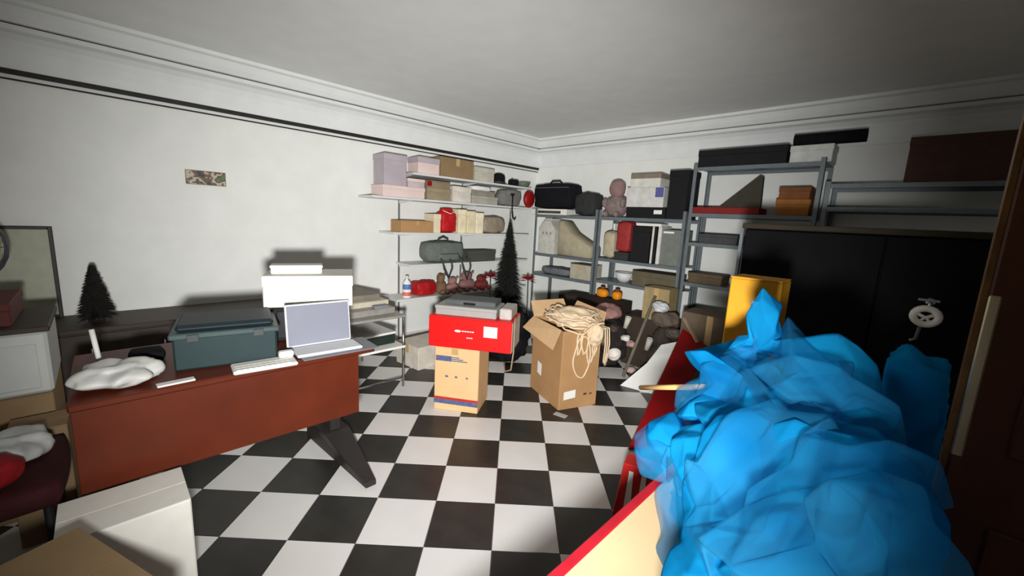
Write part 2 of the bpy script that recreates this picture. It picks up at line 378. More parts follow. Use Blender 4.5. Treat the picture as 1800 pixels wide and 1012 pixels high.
for i in range(3):
    t0 = i*2.094
    b = MB(); pts = []
    for rr in (.03, .09, .15, .175):
        for dt, of in ((-.35, .012), (.4, .04)):
            v = fs*math.cos(t0+dt)+fu*math.sin(t0+dt); pts.append(fc+v*rr+fd*of)
    b.add(pts+[p+fd*.003 for p in pts], [(0,1,3,2),(2,3,5,4),(4,5,7,6),(8,10,11,9),(10,12,13,11),(12,14,15,13)]); b.build('blade', mat('fan_blade', s2l(52, 42, 58), .4), fn)
MB().tube([fc-fd*.08, fc+fd*.02], .045, 12).build('motor', BLACK, fn, 0, True)
MB().tube([(-3.40,-.56,.94), fc-fd*.05], .016, 8).build('neck', BLACK, fn, 0, True)

# white case on a carton at the near end of the room
carton('base_carton', 'tan carton carrying the white case beyond the desk end', 'box', -2.90, -.47, 0, .50, .52, .57, 0, KRAFT2, 'x')
wu = thing('white_case', 'white plastic case standing on the tan carton beyond the desk', 'case', (-2.90, -.47, .57))
WU = mat('white_unit', s2l(196, 198, 194), .5, .03)
MB().box((-3.14, -.72, .57), (-2.66, -.205, .85)).build('body', WU, wu, .012)
MB().box((-2.66, -.69, .60), (-2.652, -.24, .80)).build('front_panel', WU, wu, .003)
MB().box((-2.652, -.52, .76), (-2.642, -.40, .78)).build('handle', GREYP, wu, .003)
MB().box((-3.15, -.73, .85), (-2.65, -.195, .875)).build('lid', DB, wu, .004)
carton('maroon_box', 'flat dark maroon box resting on the white plastic case', 'box', -2.92, -.50, .875, .42, .40, .10, 0, mat('maroon_card', s2l(92, 46, 38), .7), 'x', tape=None, lid=True)
carton('slim_carton', 'slim kraft carton wedged between the chair and the desk end', 'box', -2.50, -.25, 0, .18, .17, .50, 0, KRAFT2, 'x')

# ------------------------------------------------------------------ near-left floor: cartons and chair
carton('carton', 'tall white carton with a folded top standing before the desk', 'box', -1.735, -.015, 0, .235, .315, .45, 0, WHITEB, 'x', tape=None)
fl = [o for o in bpy.data.objects if o.name.startswith('flap')]
kc = carton('kraft_carton', 'dull brown carton with taped flaps beside the tall white carton', 'box', -1.21, -.24, 0, .44, .46, .555, .38, KRAFT2, 'x')
ch = thing('side_chair', 'dark maroon padded chair tucked against the desk end', 'chair', (-2.10, -.40, 0))
MAR = mat('maroon_fabric', s2l(58, 18, 18), .85, .2, 30, .2)
MB().soft((-2.34, -.60, .42), (-1.88, -.15, .50), .25, 8).build('seat', MAR, ch, 0, True)
MB().soft((-2.32, -.68, .56), (-1.90, -.60, .84), .3, 8).build('backrest', MAR, ch, 0, True)
for x in (-2.29, -1.93):
    MB().tube([(x, -.20, 0), (x, -.20, .43)], .012, 8).build('leg', BLACK, ch, 0, True)
    MB().tube([(x, -.58, 0), (x, -.60, .45), (x, -.65, .80)], .012, 8).build('leg', BLACK, ch, 0, True)
tag(MB().soft((-2.04, -.42, .50), (-1.88, -.25, .61), .8, 10, .02, 6).build('red_bag', mat('red_cloth', s2l(150, 20, 24), .8), None, 0, True), 'red cloth bag lying on the dark maroon chair', 'bag')
tag(MB().soft((-2.32, -.42, .50), (-2.08, -.20, .58), .7, 12, .03, 8).build('white_sack', mat('white_plastic2', s2l(196, 198, 196), .4), None, 0, True), 'small white sack on the maroon chair beside the red bag', 'bag')

# ------------------------------------------------------------------ tray table with stacked slabs by the left wall
tt = thing('trolley_table', 'white topped trolley table with chrome legs against the wall', 'table', (-3.3, 1.5, 0))
TX0, TX1, TY0, TY1 = -3.70, -2.90, 1.12, 1.72
for z in (.36, .62): MB().box((TX0, TY0, z-.02), (TX1, TY1, z)).build('shelf', PAPER if z < .5 else mat('shelf_grey', s2l(150, 148, 140), .4), tt, .004)
for x in (TX0+.015, TX1-.015):
    for y in (TY0+.015, TY1-.015):
        MB().tube([(x, y, .0), (x, y, .64)], .011, 8).build('leg', CHROME, tt, 0, True)
MB().tube([(TX1-.015, TY0, .08), (TX1-.015, TY1, .08)], .008, 8).build('crossbar', CHROME, tt, 0, True)
def slab(name, label, cat, z, h, m, dx=0, dy=0, w=.6, l=.5): return tag(MB().box((-3.3+dx-w/2, 1.42+dy-l/2, z), (-3.3+dx+w/2, 1.42+dy+l/2, z+h)).rot(.05, (-3.3, 1.42, z)).build(name, m, None, .004), label, cat)
slab('green_case', 'flat dark green case on the lower shelf of the trolley table', 'case', .36, .09, mat('dark_green', s2l(34, 46, 40), .5))
slab('white_board', 'thin white panel lying on the dark green case', 'panel', .45, .018, PAPER, .03, -.01)
slab('grey_tray', 'grey plastic tray at the bottom of the pile on the trolley top', 'tray', .62, .05, mat('tray_grey', s2l(150, 146, 138), .5))
slab('flat_carton', 'flat beige carton in the pile on the trolley top', 'box', .67, .045, mat('beige_card', s2l(196, 188, 168), .7), -.05, .02, .5, .46)
slab('brown_folder', 'grey brown folder box at the top of the trolley pile', 'folder', .715, .04, mat('folder_brown', s2l(128, 122, 110), .7), -.1, 0, .42, .44)
tag(MB().box((-3.06, 1.50, .67), (-3.0, 1.62, .695)).build('adapter', GREYP, None, .004), 'small grey adapter beside the flat beige carton', 'adapter')
carton('floor_carton', 'low pale carton on the floor behind the trolley table', 'box', -3.32, 2.18, 0, .34, .42, .22, .1, mat('pale_card', s2l(206, 198, 184), .7), 'y')

# ------------------------------------------------------------------ red carton stack in the middle
RZ = math.atan2(.19, .28)
u = Vector((math.cos(RZ), math.sin(RZ), 0)); v = Vector((-math.sin(RZ), math.cos(RZ), 0))
p0 = Vector((-2.41, 1.67, 0))
def ob(a0, a1, b0, b1, z0, z1):      # block in the stack's own axes, a along the front, b going back
    m = MB(); P = lambda a, b, z: p0+u*a+v*b+Vector((0,0,z))
    return m.add([P(a0,b0,z0),P(a1,b0,z0),P(a1,b1,z0),P(a0,b1,z0),P(a0,b0,z1),P(a1,b0,z1),P(a1,b1,z1),P(a0,b1,z1)], [(0,3,2,1),(4,5,6,7),(0,1,5,4),(1,2,6,5),(2,3,7,6),(3,0,4,7)])
BLUEI = mat('blue_ink', s2l(88, 100, 140), .6, .25, 30); REDI = mat('red_ink', s2l(186, 52, 40), .6)
tc = thing('kraft_carton', 'upright pale kraft carton with red and blue stripes under the red carton', 'box', p0+u*.17+v*.16)
ob(0, .34, 0, .30, 0, .486).build('body', PEACH, tc, .005)
ob(.001, .339, .001, .149, .486, .49).build('flap', PEACH, tc); ob(.001, .339, .151, .299, .486, .49).build('flap', PEACH, tc)
ob(.0, .34, -.0015, .003, .085, .105).build('red_stripe', REDI, tc); ob(.0, .34, -.0015, .003, .052, .085).build('blue_stripe', BLUEI, tc)
ob(.01, .13, -.0015, .003, .385, .425).build('printed_band', BLUEI, tc)
for i in range(3): ob(.13, .25-.03*i, -.0015, .003, .388+i*.013, .395+i*.013).build('printed_line', BLUEI, tc)
for i, a in enumerate((.085, .16, .245)): ob(a, a+.022-.004*i, -.0015, .003, .262, .276).build('printed_mark', BLUEI, tc)
ob(.13, .18, -.0018, .003, .44, .486).build('tape', TAPE, tc)
rc = thing('red_carton', 'wide bright red carton with a white label on the kraft carton', 'box', p0+u*.27+v*.17+Vector((0,0,.49)))
ob(-.05, .57, 0, .33, .49, .716).build('body', REDB, rc, .004)
ob(-.049, .569, .001, .164, .716, .72).build('flap', REDB, rc); ob(-.049, .569, .166, .329, .716, .72).build('flap', REDB, rc)
ob(.365, .465, -.002, .003, .595, .675).build('white_label', PAPER, rc)
lg = MB(); c = p0+u*.172+v*-.0018+Vector((0,0,.622)); lg.prism([c+u*.024*math.cos(t)+Vector((0,0,.009*math.sin(t))) for t in [i*math.pi/10 for i in range(20)]], v*.004); lg.build('logo_oval', PAPER, rc)
for i in range(5): ob(.203+i*.019, .203+i*.019+.014, -.002, .003, .620, .628).build('letter', PAPER, rc)
for i in range(3): ob(.24+i*.016, .24+i*.016+.012, -.002, .003, .574, .581).build('letter', PAPER, rc)
ob(.5695, .572, .004, .326, .495, .714).build('side_panel', mat('packet', s2l(190, 184, 176), .6), rc)
gc = thing('grey_carton', 'light grey shallow box lying on the red carton', 'box', p0+u*.25+v*.19+Vector((0,0,.72)))
GC = mat('grey_card', s2l(168, 166, 162), .7, .04)
ob(-.02, .44, .05, .32, .72, .785).build('body', GC, gc, .004); ob(-.024, .444, .046, .324, .765, .79).build('lid', GC, gc, .004)
dg = thing('document_case', 'dark grey flat case on top of the light grey box', 'case', p0+u*.22+v*.2+Vector((0,0,.79)))
DG = mat('case_grey', s2l(92, 95, 94), .6)
ob(.04, .42, .10, .31, .79, .83).build('shell', DG, dg, .006); ob(.18, .27, .088, .10, .80, .815).build('handle', BLACK, dg, .002)
tag(ob(.46, .55, .06, .30, .72, .80).build('white_packet', mat('packet', s2l(190, 184, 176), .6), None, .008), 'small pale packet at the end of the red carton', 'packet')
tag(MB().tube([p0+u*.578+v*.06+Vector((0,0,.745)), p0+u*.582+v*.03+Vector((0,0,.70)), p0+u*.585+v*.02+Vector((0,0,.5)), p0+u*.57+v*.04+Vector((0,0,.36)), p0+u*.52+v*.07+Vector((0,0,.33)), p0+u*.5+v*.12+Vector((0,0,.38))], .006, 6).build('cable', mat('cable_tan', s2l(160, 140, 116), .6), None, 0, True), 'tan cable dangling over the end of the red carton', 'cable')

# ------------------------------------------------------------------ the big kraft carton with the coil of cable
q0 = Vector((-1.78, 2.38, 0)); eL = Vector((-.455, .175, 0)); eR = Vector((.125, .325, 0)); BH = .63
bc = thing('open_carton', 'large open kraft carton with drooping flaps and two white stickers', 'box', q0+eL/2+eR/2)
def P(a, b, z, off=0): 
    n1 = Vector((eL.y, -eL.x, 0)).normalized(); n1 = n1 if n1.y < 0 else -n1
    return q0+eL*a+eR*b+Vector((0,0,z))
tk = .006
wl = MB(); inn = .012
def wallpanel(a0, a1, b0, b1): return MB().prism([P(a0,b0,.0),P(a1,b0,.0),P(a1,b1,.0),P(a0,b1,.0)], (0,0,BH))
for nm, args in (('side', (0,1,0,.02)), ('side', (0,1,.98,1)), ('side', (0,.02,.02,.98)), ('side', (.98,1,.02,.98))): wallpanel(*args).build(nm, KRAFT, bc, .003)
MB().prism([P(.02,.02,.004),P(.98,.02,.004),P(.98,.98,.004),P(.02,.98,.004)], (0,0,.006)).build('bottom', KRAFT, bc)
nL = Vector((-eL.normalized().y, eL.normalized().x, 0)); nL = nL if nL.y < 0 else -nL      # out of the left (front) face
nR = Vector((eR.normalized().y, -eR.normalized().x, 0)); nR = nR if nR.x > 0 else -nR
nFar = -nL
KF = mat('kraft_flap', s2l(206, 170, 128), .8, .05)
MB().prism([P(.06,0,BH)+nL*.004, P(1.0,0,BH)+nL*.004, P(1.08,0,BH-.10)+nL*.08, P(.10,0,BH-.155)+nL*.055], (0,0,.006)).build('flap', KF, bc)
MB().prism([P(1,0,BH), P(1,1,BH), P(1,.98,BH+.12)+eL*.2, P(1,.05,BH+.11)+eL*.22], (0,0,.006)).build('flap', KF, bc)
MB().prism([P(0,1,BH), P(1,1,BH), P(.95,1,BH+.13)+nFar*.06, P(.1,1,BH+.12)+nFar*.06], nFar*.006).build('flap', KF, bc)
def onface(a0, a1, z0, z1, base, e, n, nm, m, par, sk=0):
    MB().prism([base+e*a0+Vector((0,0,z0))+n*.0004, base+e*a1+Vector((0,0,z0+sk))+n*.0004, base+e*a1+Vector((0,0,z1+sk))+n*.0004, base+e*a0+Vector((0,0,z1))+n*.0004], n*.002).build(nm, m, par)
onface(.62, .75, .17, .27, q0, eL, nL, 'sticker', PAPER, bc, .01); onface(.12, .42, .08, .145, q0, eR, nR, 'sticker', PAPER, bc, .01)
onface(.64, .72, .10, .115, q0, eR, nR, 'printed_mark', mat('ink', s2l(70, 55, 40), .7), bc); onface(.8, .86, .10, .11, q0, eR, nR, 'printed_mark', MATS['ink'], bc)
onface(.76, .80, .50, .53, q0, eL, nL, 'hand_hole', MATS['ink'], bc)
CAB = mat('cream_cable', s2l(228, 204, 170), .55, .06)
cb = thing('cable_bundle', 'tangled cream cable heaped over the open kraft carton', 'cable', P(.45,.5,BH-.1))
rnd = random.Random(5)
def loop(ctr, ax, ay, rx, ry, ph=0, wob=.015, n=28, r=.007, nm='cable_loop'):
    pts = []
    for i in range(n):
        t = 2*math.pi*i/n; w = (nvec(ctr*9+Vector((math.cos(t)*1.3, math.sin(t)*1.3, ph))))*wob
        pts.append(ctr+ax*rx*math.cos(t)+ay*ry*math.sin(t)+w)
    return MB().tube(pts, r, 6, True).build(nm, CAB, cb, 0, True)
cc = P(.36, .56, BH+.02)
for i in range(34):
    t = rnd.random()*3.14; ax = Vector((math.cos(t), math.sin(t), rnd.uniform(-.25,.25))).normalized(); ay = Vector((-math.sin(t), math.cos(t), rnd.uniform(-.25,.35))).normalized()
    off = Vector((rnd.uniform(-.12,.12), rnd.uniform(-.08,.08), 0)); zz = .085*(1-(off.length/.2)**2)
    loop(cc+off+Vector((0,0,zz*rnd.uniform(.2,1))), ax, ay, rnd.uniform(.10,.17), rnd.uniform(.08,.14), i, .03)
MB().soft(cc+Vector((-.17,-.15,-.06)), cc+Vector((.17,.15,.115)), .9, 14, .035, 3, 8).build('cable_core', CAB, cb, 0, True)
er = eR.normalized(); Z = Vector((0,0,1))
MB().soft(q0+eR*.80+nR*.0+Vector((-.05,-.06,BH-.13)), q0+eR*.80+nR*.03+Vector((.05,.06,BH+.06)), .9, 10, .025, 7, 12).build('cable_core', CAB, cb, 0, True)
for b_, z, rx, ry in ((.50, BH-.21, .075, .165), (.55, BH-.09, .03, .10), (.72, BH-.12, .035, .15), (.40, BH-.10, .02, .09), (.82, BH-.10, .02, .11)):
    loop(q0+eR*b_+Vector((0,0,z))+nR*.012, er, Z, rx, ry, b_, .012)
for k in range(3):
    s0 = P(.1+.1*k, .95, BH+.02); MB().tube([s0, P(0, 1.02, BH+.01)+nR*.03+er*(.02*k), P(0, 1.06, BH-.12)+nR*.03+er*(.02*k), P(0,1.07,BH-.26)+nR*.02+er*(.015*k), P(0,1.12,BH-.30)+nR*.02, P(0,1.14,BH-.2)+nR*.02], .006, 6).build('cable_end', CAB, cb, 0, True)
tag(MB().prism([onz(972,728,.001)+Vector((a,b,0)) for a, b in ((0,0),(.1,.02),(.09,.07),(-.01,.05))], (0,0,.003)).build('film_scrap', mat('clear_film', s2l(180, 182, 178), .2), None), 'scrap of clear film on the floor at the foot of the open carton', 'scrap')

# ------------------------------------------------------------------ shelving on the left wall
SH = [(1.86, 2.30), (1.60, 1.86), (1.25, 2.08), (.91, 2.28), (.55, 2.12)]
ls = thing('wall_shelving', 'white open shelving with five thin shelves fixed to the wall', 'shelves', (-3.92, 3.2, 0))
WSH = mat('shelf_white', s2l(214, 216, 214), .5, .03); DKM = mat('upright_dark', s2l(120, 120, 118), .5, metal=.3)
for z, y0 in SH:
    MB().box((-4.07, y0, z-.022), (-3.755, 4.08, z)).build('shelf', WSH, ls, .002)
for y in (2.33, 3.2, 4.05):
    MB().box((-4.099, y-.007, 0), (-4.082, y+.007, 2.0)).build('upright', DKM, ls)
    for z, _ in SH:
        MB().prism([(-4.082, y-.004, z-.022), (-3.80, y-.004, z-.022), (-4.082, y-.004, z-.055)], (0, .008, 0)).build('bracket', WSH, ls)
# top shelf
z = 1.86
LAV = mat('lavender_card', s2l(176, 166, 172), .7, .06, 12); PINKB = mat('pink_card', s2l(222, 200, 194), .7, .05, 12)
cartL('pink_box', 'pale pink box at the end of the top wall shelf', L(735, 774, 277, z, .22), PINKB, tape=None, lid=LAV)
cartL('brown_carton', 'brown carton beside the pale pink box on the top shelf', L(775, 833, 279, z), KRAFT2)
cartL('cream_box', 'low cream box next to the brown carton on the top shelf', L(835, 870, 295, z), mat('dull_cream', s2l(188, 184, 168), .7), tape=None, lid=True)
hat = thing('black_hat', 'round black hat on the top wall shelf', 'hat', (-3.9, 0, z))
a, b = L(873, 901, 296, z, .2); cy = (a[1]+b[1])/2; rr = (b[1]-a[1])/2; WPOS[hat] = Vector((-3.88, cy, z)); hat.location = (-3.88, cy, z)
MB().lathe([(.09, .0), (.11, .008), (.085, .02), (.085, .09), (.07, .125), (.03, .14), (.001, .14)], (-3.89, cy, z), 20).build('crown', BLACKF, hat, 0, True)
MB().lathe([(.088, .018), (.0885, .035), (.087, .036)], (-3.89, cy, z), 20).build('band', mat('band', s2l(50,48,46),.6), hat)
a, b = L(903, 914, 315, z, .12); softobj('dark_pouch', 'tiny dark pouch between the hat and the green bowl', 'pouch', (a, b), BLACKF, .5, .004, 2)
a, b = L(917, 940, 314, z, .14); cy = (a[1]+b[1])/2; r_ = min((b[1]-a[1])/2, .1)
tag(MB().lathe([(r_*.5, 0), (r_*.85, .03), (r_, .07), (r_*.94, .07), (r_*.8, .035), (r_*.4, .012)], (-3.87, cy, z), 18).build('bowl', mat('green_grey', s2l(96, 104, 88), .5), None, 0, True), 'grey green bowl near the corner end of the top shelf', 'bowl')
# second shelf
z = 1.60
e1 = L(673, 712, 326, z, .26)
cartL('pink_carton', 'wide pale pink carton overhanging the end of the second shelf', ((XS-.26, e1[0][1], z), (XS, L(712, 748, 326, z)[1][1], onx(700, 326, XS).z)), PINKB, tape=None, lid=True)
zt = onx(700, 326, XS).z
a, b = L(675, 716, 271, zt, .24); cartL('lavender_box', 'tall grey lavender box standing on the pale pink carton', (a, b), LAV, tape=None, lid=True)
a, b = L(717, 748, 290, zt, .22); b = (b[0], b[1], min(b[2], 1.80)); cartL('mauve_box', 'smaller mauve box beside the tall lavender one on the pink carton', (a, b), mat('mauve', s2l(190, 176, 178), .7), tape=None, lid=PINKB)
e = L(751, 794, 331, z, .2); cartL('tan_box', 'flat tan box on the second shelf beside the pink carton', e, mat('tan_card', s2l(150, 136, 110), .7), tape=None, lid=True)
a, b = e; cartL('tan_case', 'second tan box with a red corner stacked on the flat tan box', ((a[0], a[1], b[2]), (b[0], b[1]-.02, b[2]+.075)), mat('tan_card2', s2l(138, 122, 98), .7), tape=None, lab=(REDL, .0, .18, .2, .9))
cartL('white_carton', 'plain white carton in the middle of the second shelf', L(796, 829, 328, z, .2), mat('white_dull', s2l(214, 206, 194), .7), tape=None, lid=True)
e = L(830, 876, 345, z, .22); cartL('grey_file_box', 'flat grey file box on the second shelf', e, mat('greige', s2l(168, 164, 152), .7), tape=None, lid=True)
a, b = e; cartL('file_box', 'second file box lying on the flat grey file box', ((a[0], a[1], b[2]), (b[0], b[1]-.05, b[2]+.06)), mat('greige2', s2l(140, 136, 122), .7), tape=None, lid=True)
a, b = e; softobj('white_cloth', 'folded white cloth on top of the stacked file boxes', 'cloth', ((a[0]+.02, a[1]+.02, b[2]+.06), (b[0]-.02, b[1]-.08, b[2]+.12)), PAPER, .5, .01, 4)
a, b = L(884, 921, 332, z, .2); gb = softobj('grey_bag', 'slumped grey cloth bag on the second shelf', 'bag', (a, b), mat('grey_cloth', s2l(120, 118, 114), .9), .6, .015, 5)
a, b = L(926, 944, 334, z, .1); softobj('red_ball', 'shiny red ball in the corner of the second shelf', 'ball', (a, b), REDL, 1, 0, 5)
# third shelf
z = 1.25
cartL('brown_box', 'low brown box at the end of the third shelf', L(705, 762, 388, z, .22), KRAFT, tape=TAPE)
cartL('cream_carton', 'cream carton tucked between brown box and red bag', L(763, 776, 376, z, .2), CREAM, tape=None, lid=True)
rb = L(777, 805, 366, z, .16); a, b = rb
rg = thing('red_backpack', 'bright red drawstring bag on the third shelf', 'bag', ((a[0]+b[0])/2, (a[1]+b[1])/2, z))
REDC = mat('red_nylon', s2l(186, 22, 26), .6, .1); MB().soft(a, (b[0], b[1], b[2]-.03), .45, 10, .012, 9, 12).build('body', REDC, rg, 0, True)
MB().soft((a[0]+.04, a[1]+.03, b[2]-.05), (b[0]-.04, b[1]-.03, b[2]), .5, 8, .008, 2, 20).build('gathered_neck', REDC, rg, 0, True)
MB().tube([(b[0]-.03, a[1]+.03, b[2]-.03), (b[0]+.006, (a[1]+b[1])/2, b[2]-.06), (b[0]-.03, b[1]-.03, b[2]-.03)], .004, 6).build('cord', PAPER, rg, 0, True)
x = 806
for i, (w, t_, cl) in enumerate(((15, 368, (232, 220, 186)), (15, 371, (226, 212, 176)), (14, 374, (236, 226, 196)))):
    cartL('cream_file', ['tall cream file box right beside the red bag', 'middle cream file box of the three on the third shelf', 'cream file box next to the taupe plastic bag'][i], L(x, x+w, t_, z, .24), cm(*cl), tape=None, lid=True); x += w+.5
a, b = L(851, 892, 380, z, .2); softobj('taupe_bag', 'crumpled taupe plastic bag on the third shelf', 'bag', (a, b), mat('taupe', s2l(150, 136, 118), .45), .6, .02, 11)
# fourth shelf
z = .91
a, b = L(752, 822, 424, z, .26)
df = thing('duffel_bag', 'grey green duffel bag with loose straps on the fourth shelf', 'bag', ((a[0]+b[0])/2, (a[1]+b[1])/2, z)); DUF = mat('duffel', s2l(104, 110, 104), .85, .12, 25, .2); DUD = mat('duffel_dark', s2l(62, 68, 66), .85)
MB().soft(a, b, .55, 12, .012, 4, 7).build('body', DUF, df, 0, True)
MB().soft((b[0]-.04, a[1]+.14, z+.03), (b[0]+.015, b[1]-.12, z+.11), .4, 8).build('pocket', DUF, df, 0, True)
MB().box((b[0]-.004, a[1]+.16, z+.10), (b[0]+.014, b[1]-.13, z+.108)).build('zip', DUD, df)
ym = (a[1]+b[1])/2; MB().tube([(b[0]-.12, ym-.07, b[2]-.02), (b[0]-.11, ym-.06, b[2]+.02), (b[0]-.11, ym, b[2]+.045), (b[0]-.11, ym+.06, b[2]+.02), (b[0]-.12, ym+.07, b[2]-.02)], .012, 8).build('handle', DUD, df, 0, True)
for yy, dl in ((a[1]+.16, .17), (b[1]-.12, .2)):
    MB().tube([(b[0]-.02, yy, z+.08), (b[0]+.042, yy+.01, z+.025), (b[0]+.042, yy+.03, z-.06), (b[0]+.045, yy+.09, z-dl), (b[0]+.042, yy+.14, z-.06), (b[0]+.042, yy+.13, z+.025), (b[0]-.02, yy+.12, z+.06)], .011, 6).build('strap', DUD, df, 0, True)
a, b = L(824, 872, 440, z, .24); cartL('dark_box', 'dark grey fabric box beside the duffel bag', (a, b), mat('charcoal', s2l(74, 74, 70), .8), tape=None, lid=True)
a, b = L(722, 748, 456, z, .2)
# fifth shelf
z = .55
a, b = L(711, 730, 476, z, .1); cy = (a[1]+b[1])/2
bt = thing('bottle', 'white bottle with blue and red label at the end of the lowest shelf', 'bottle', (-3.84, cy, z))
MB().lathe([(.042, 0), (.045, .01), (.045, .15), (.03, .18), (.016, .19), (.016, .205)], (-3.84, cy, z), 18).build('body', PAPER, bt, 0, True)
MB().lathe([(.0455, .09), (.0462, .092), (.0462, .145), (.0455, .147)], (-3.84, cy, z), 18).build('blue_label', mat('blue_lab', s2l(88, 120, 176), .5), bt, 0, True)
MB().lathe([(.0455, .02), (.0462, .022), (.0462, .06), (.0455, .062)], (-3.84, cy, z), 18).build('red_label', mat('red_lab', s2l(214, 110, 96), .5), bt, 0, True)
MB().lathe([(.018, .205), (.018, .232), (.015, .236)], (-3.84, cy, z), 14).build('cap', WSH, bt, 0, True)
a, b = L(733, 771, 495, z, .2); softobj('red_pouch', 'puffy dark red pouch beside the white bottle', 'pouch', (a, b), mat('deep_red', s2l(168, 18, 20), .6), .5, .015, 13)
rnd = random.Random(9)
for i, (xl, xr, yt, cl, lb) in enumerate(((773, 790, 482, (120, 92, 70), 'tan brown stuffed toy slumped beside the red pouch'), (792, 812, 488, (150, 112, 104), 'dusty pink stuffed toy on the lowest shelf'), (814, 840, 478, (134, 96, 92), 'rosy brown stuffed toy with a round head on the lowest shelf'), (842, 864, 484, (112, 44, 40), 'dark red stuffed toy beside the artificial tree'))):
    a, b = L(xl, xr, yt, z, .16); m_ = cm(*cl, .9, var=.2)
    t = thing('stuffed_toy', lb, 'toy', ((a[0]+b[0])/2, (a[1]+b[1])/2, z)); h = b[2]-z; c_ = Vector(((a[0]+b[0])/2, (a[1]+b[1])/2, z)); w = (b[1]-a[1])/2
    MB().soft((a[0]+.02, a[1], z), (b[0]-.02, b[1], z+h*.6), .8, 7, .006, i).build('body', m_, t, 0, True)
    MB().soft(c_+Vector((-.05,-w*.7,h*.5)), c_+Vector((.05,w*.7,h)), .95, 7).build('head', m_, t, 0, True)
    for s_ in (-1, 1):
        MB().soft(c_+Vector((.02,s_*w*.6-.02,h*.88)), c_+Vector((.04,s_*w*.6+.02,h*1.02)), 1, 3).build('ear', m_, t, 0, True)
        MB().soft(c_+Vector((.05,s_*w*.55-.025,0)), c_+Vector((.13,s_*w*.55+.025,.05)), .8, 4).build('foot', m_, t, 0, True)
tw = .0
tp = ony(897, 392, 3.30)
conetree('artificial_tree', 'tall dark artificial tree standing on the floor in the corner', (tp.x, tp.y, 0), tp.z, .25, PINE, DB, 8, 1400)
POI = mat('poinsettia', s2l(120, 20, 20), .7, .2)
for k, (px_, py_, lb_) in enumerate(((862, 487, 'dark red cloth flower beside the artificial tree on the shelf side'), (928, 492, 'bright red cloth flower on the rack side of the artificial tree'))):
    c_ = ony(px_, py_, 3.28 if k == 0 else 3.80); t = thing('cloth_flower', lb_, 'flower', c_)
    t.location = (c_.x, c_.y, 0); WPOS[t] = Vector((c_.x, c_.y, 0))
    MB().tube([(c_.x, c_.y, 0), (c_.x+.01, c_.y, c_.z*.5), (c_.x, c_.y, c_.z)], .006, 6).build('stem', DB, t, 0, True)
    for j in range(9):
        a_ = j*2.4; d_ = Vector((math.cos(a_), math.sin(a_), .9-.14*j)).normalized(); s_ = d_.cross(Vector((0,0,1))).normalized()*.03; L_ = .11+.003*j
        MB().add([c_, c_+d_*L_*.5+s_, c_+d_*L_, c_+d_*L_*.5-s_, c_+d_*L_*.5+Vector((0,0,.012))], [(0,1,4),(1,2,4),(2,3,4),(3,0,4),(0,3,2,1)]).build('petal', POI if k == 0 else REDL, t)
tag(MB().soft((-3.30, 2.72, 0), (-2.60, 3.0, .58), .6, 10, .05, 21, 6).build('black_sack', BLACKF, None, 0, True), 'big black sack slumped on the floor before the artificial tree', 'sack')
hk = thing('hanging_hook', 'thin black hook hanging from the second wall shelf near the corner', 'hook', (-3.77, 3.9, 1.3))
p_ = onx(900, 372, -3.745); MB().tube([p_+Vector((0,0,.20)), p_+Vector((0,.0,.02)), p_+Vector((0,.02,-.08)), p_+Vector((0,.05,-.10)), p_+Vector((0,.07,-.07))], .009, 6).build('rod', BLACK, hk, 0, True)
MB().box(p_+Vector((-.02,-.02,.198)), p_+Vector((.012,.02,.228))).build('clip', BLACK, hk, .002)

# ------------------------------------------------------------------ steel racks on the back wall
def rack(label, x0, x1, zs, top, y0=4.13, y1=4.53):
    t = thing('steel_rack', label, 'rack', ((x0+x1)/2, (y0+y1)/2, 0))
    for x, sx in ((x0, 1), (x1, -1)):
        for y, sy in ((y0, 1), (y1, -1)):
            b = MB(); b.box((min(x, x+sx*.035), min(y, y+sy*.003), 0), (max(x, x+sx*.035), max(y, y+sy*.003), top)); b.box((min(x, x+sx*.003), min(y, y+sy*.035), 0), (max(x, x+sx*.003), max(y, y+sy*.035), top)); b.build('post', STEEL, t)
    for z in zs:
        MB().box((x0+.004, y0+.004, z-.004), (x1-.004, y1-.004, z)).box((x0+.004, y0+.004, z-.034), (x1-.004, y0+.008, z-.004)).box((x0+.004, y1-.008, z-.034), (x1-.004, y1-.004, z-.004)).build('shelf', STEEL, t)
    return t
rack('grey steel rack in the corner next to the white shelving', -3.70, -2.715, (.30, .74, 1.01, 1.52), 1.60)
rack('grey steel rack between the corner rack and the tall rack', -2.70, -1.685, (.30, .78, 1.04, 1.52), 1.60)
rack('tall grey steel rack with a black box on its top shelf', -1.67, -.63, (.40, .90, 1.30, 1.585, 2.02), 2.05)
rr_ = rack('dim steel rack with bare upper rails behind the black cabinet', -.61, .60, (.40, .90, 1.66, 1.84), 1.86)
# top shelves of the two lower racks
z = 1.52
a, b = K(949, 1020, 320, z+.075, .28)
e = K(934, 996, 352, z, .26); cartK('white_tray_box', 'flat white box with dark print beneath the black bag', (e[0], (e[1][0], e[1][1], z+.075)), WHITEB, tape=None, lab=(mat('dark_print', s2l(70,72,68),.6,.5,40), .2, .85, .25, .7))
bg = thing('black_bag', 'bulging black travel bag on the flat white box', 'bag', ((a[0]+b[0])/2, (a[1]+b[1])/2, z+.075)); b = (b[0]-.0, b[1], b[2])
a = (e[0][0], a[1]-.02, z+.075); b = (e[1][0]+.08, b[1], b[2]); MB().soft(a, b, .4, 10, .01, 3).build('body', BLACKF, bg, 0, True)
MB().tube([((a[0]+b[0])/2-.1, a[1]+.1, b[2]-.01), ((a[0]+b[0])/2-.06, a[1]+.1, b[2]+.025), ((a[0]+b[0])/2+.06, a[1]+.1, b[2]+.025), ((a[0]+b[0])/2+.1, a[1]+.1, b[2]-.01)], .01, 6).build('handle', BLACKF, bg, 0, True)
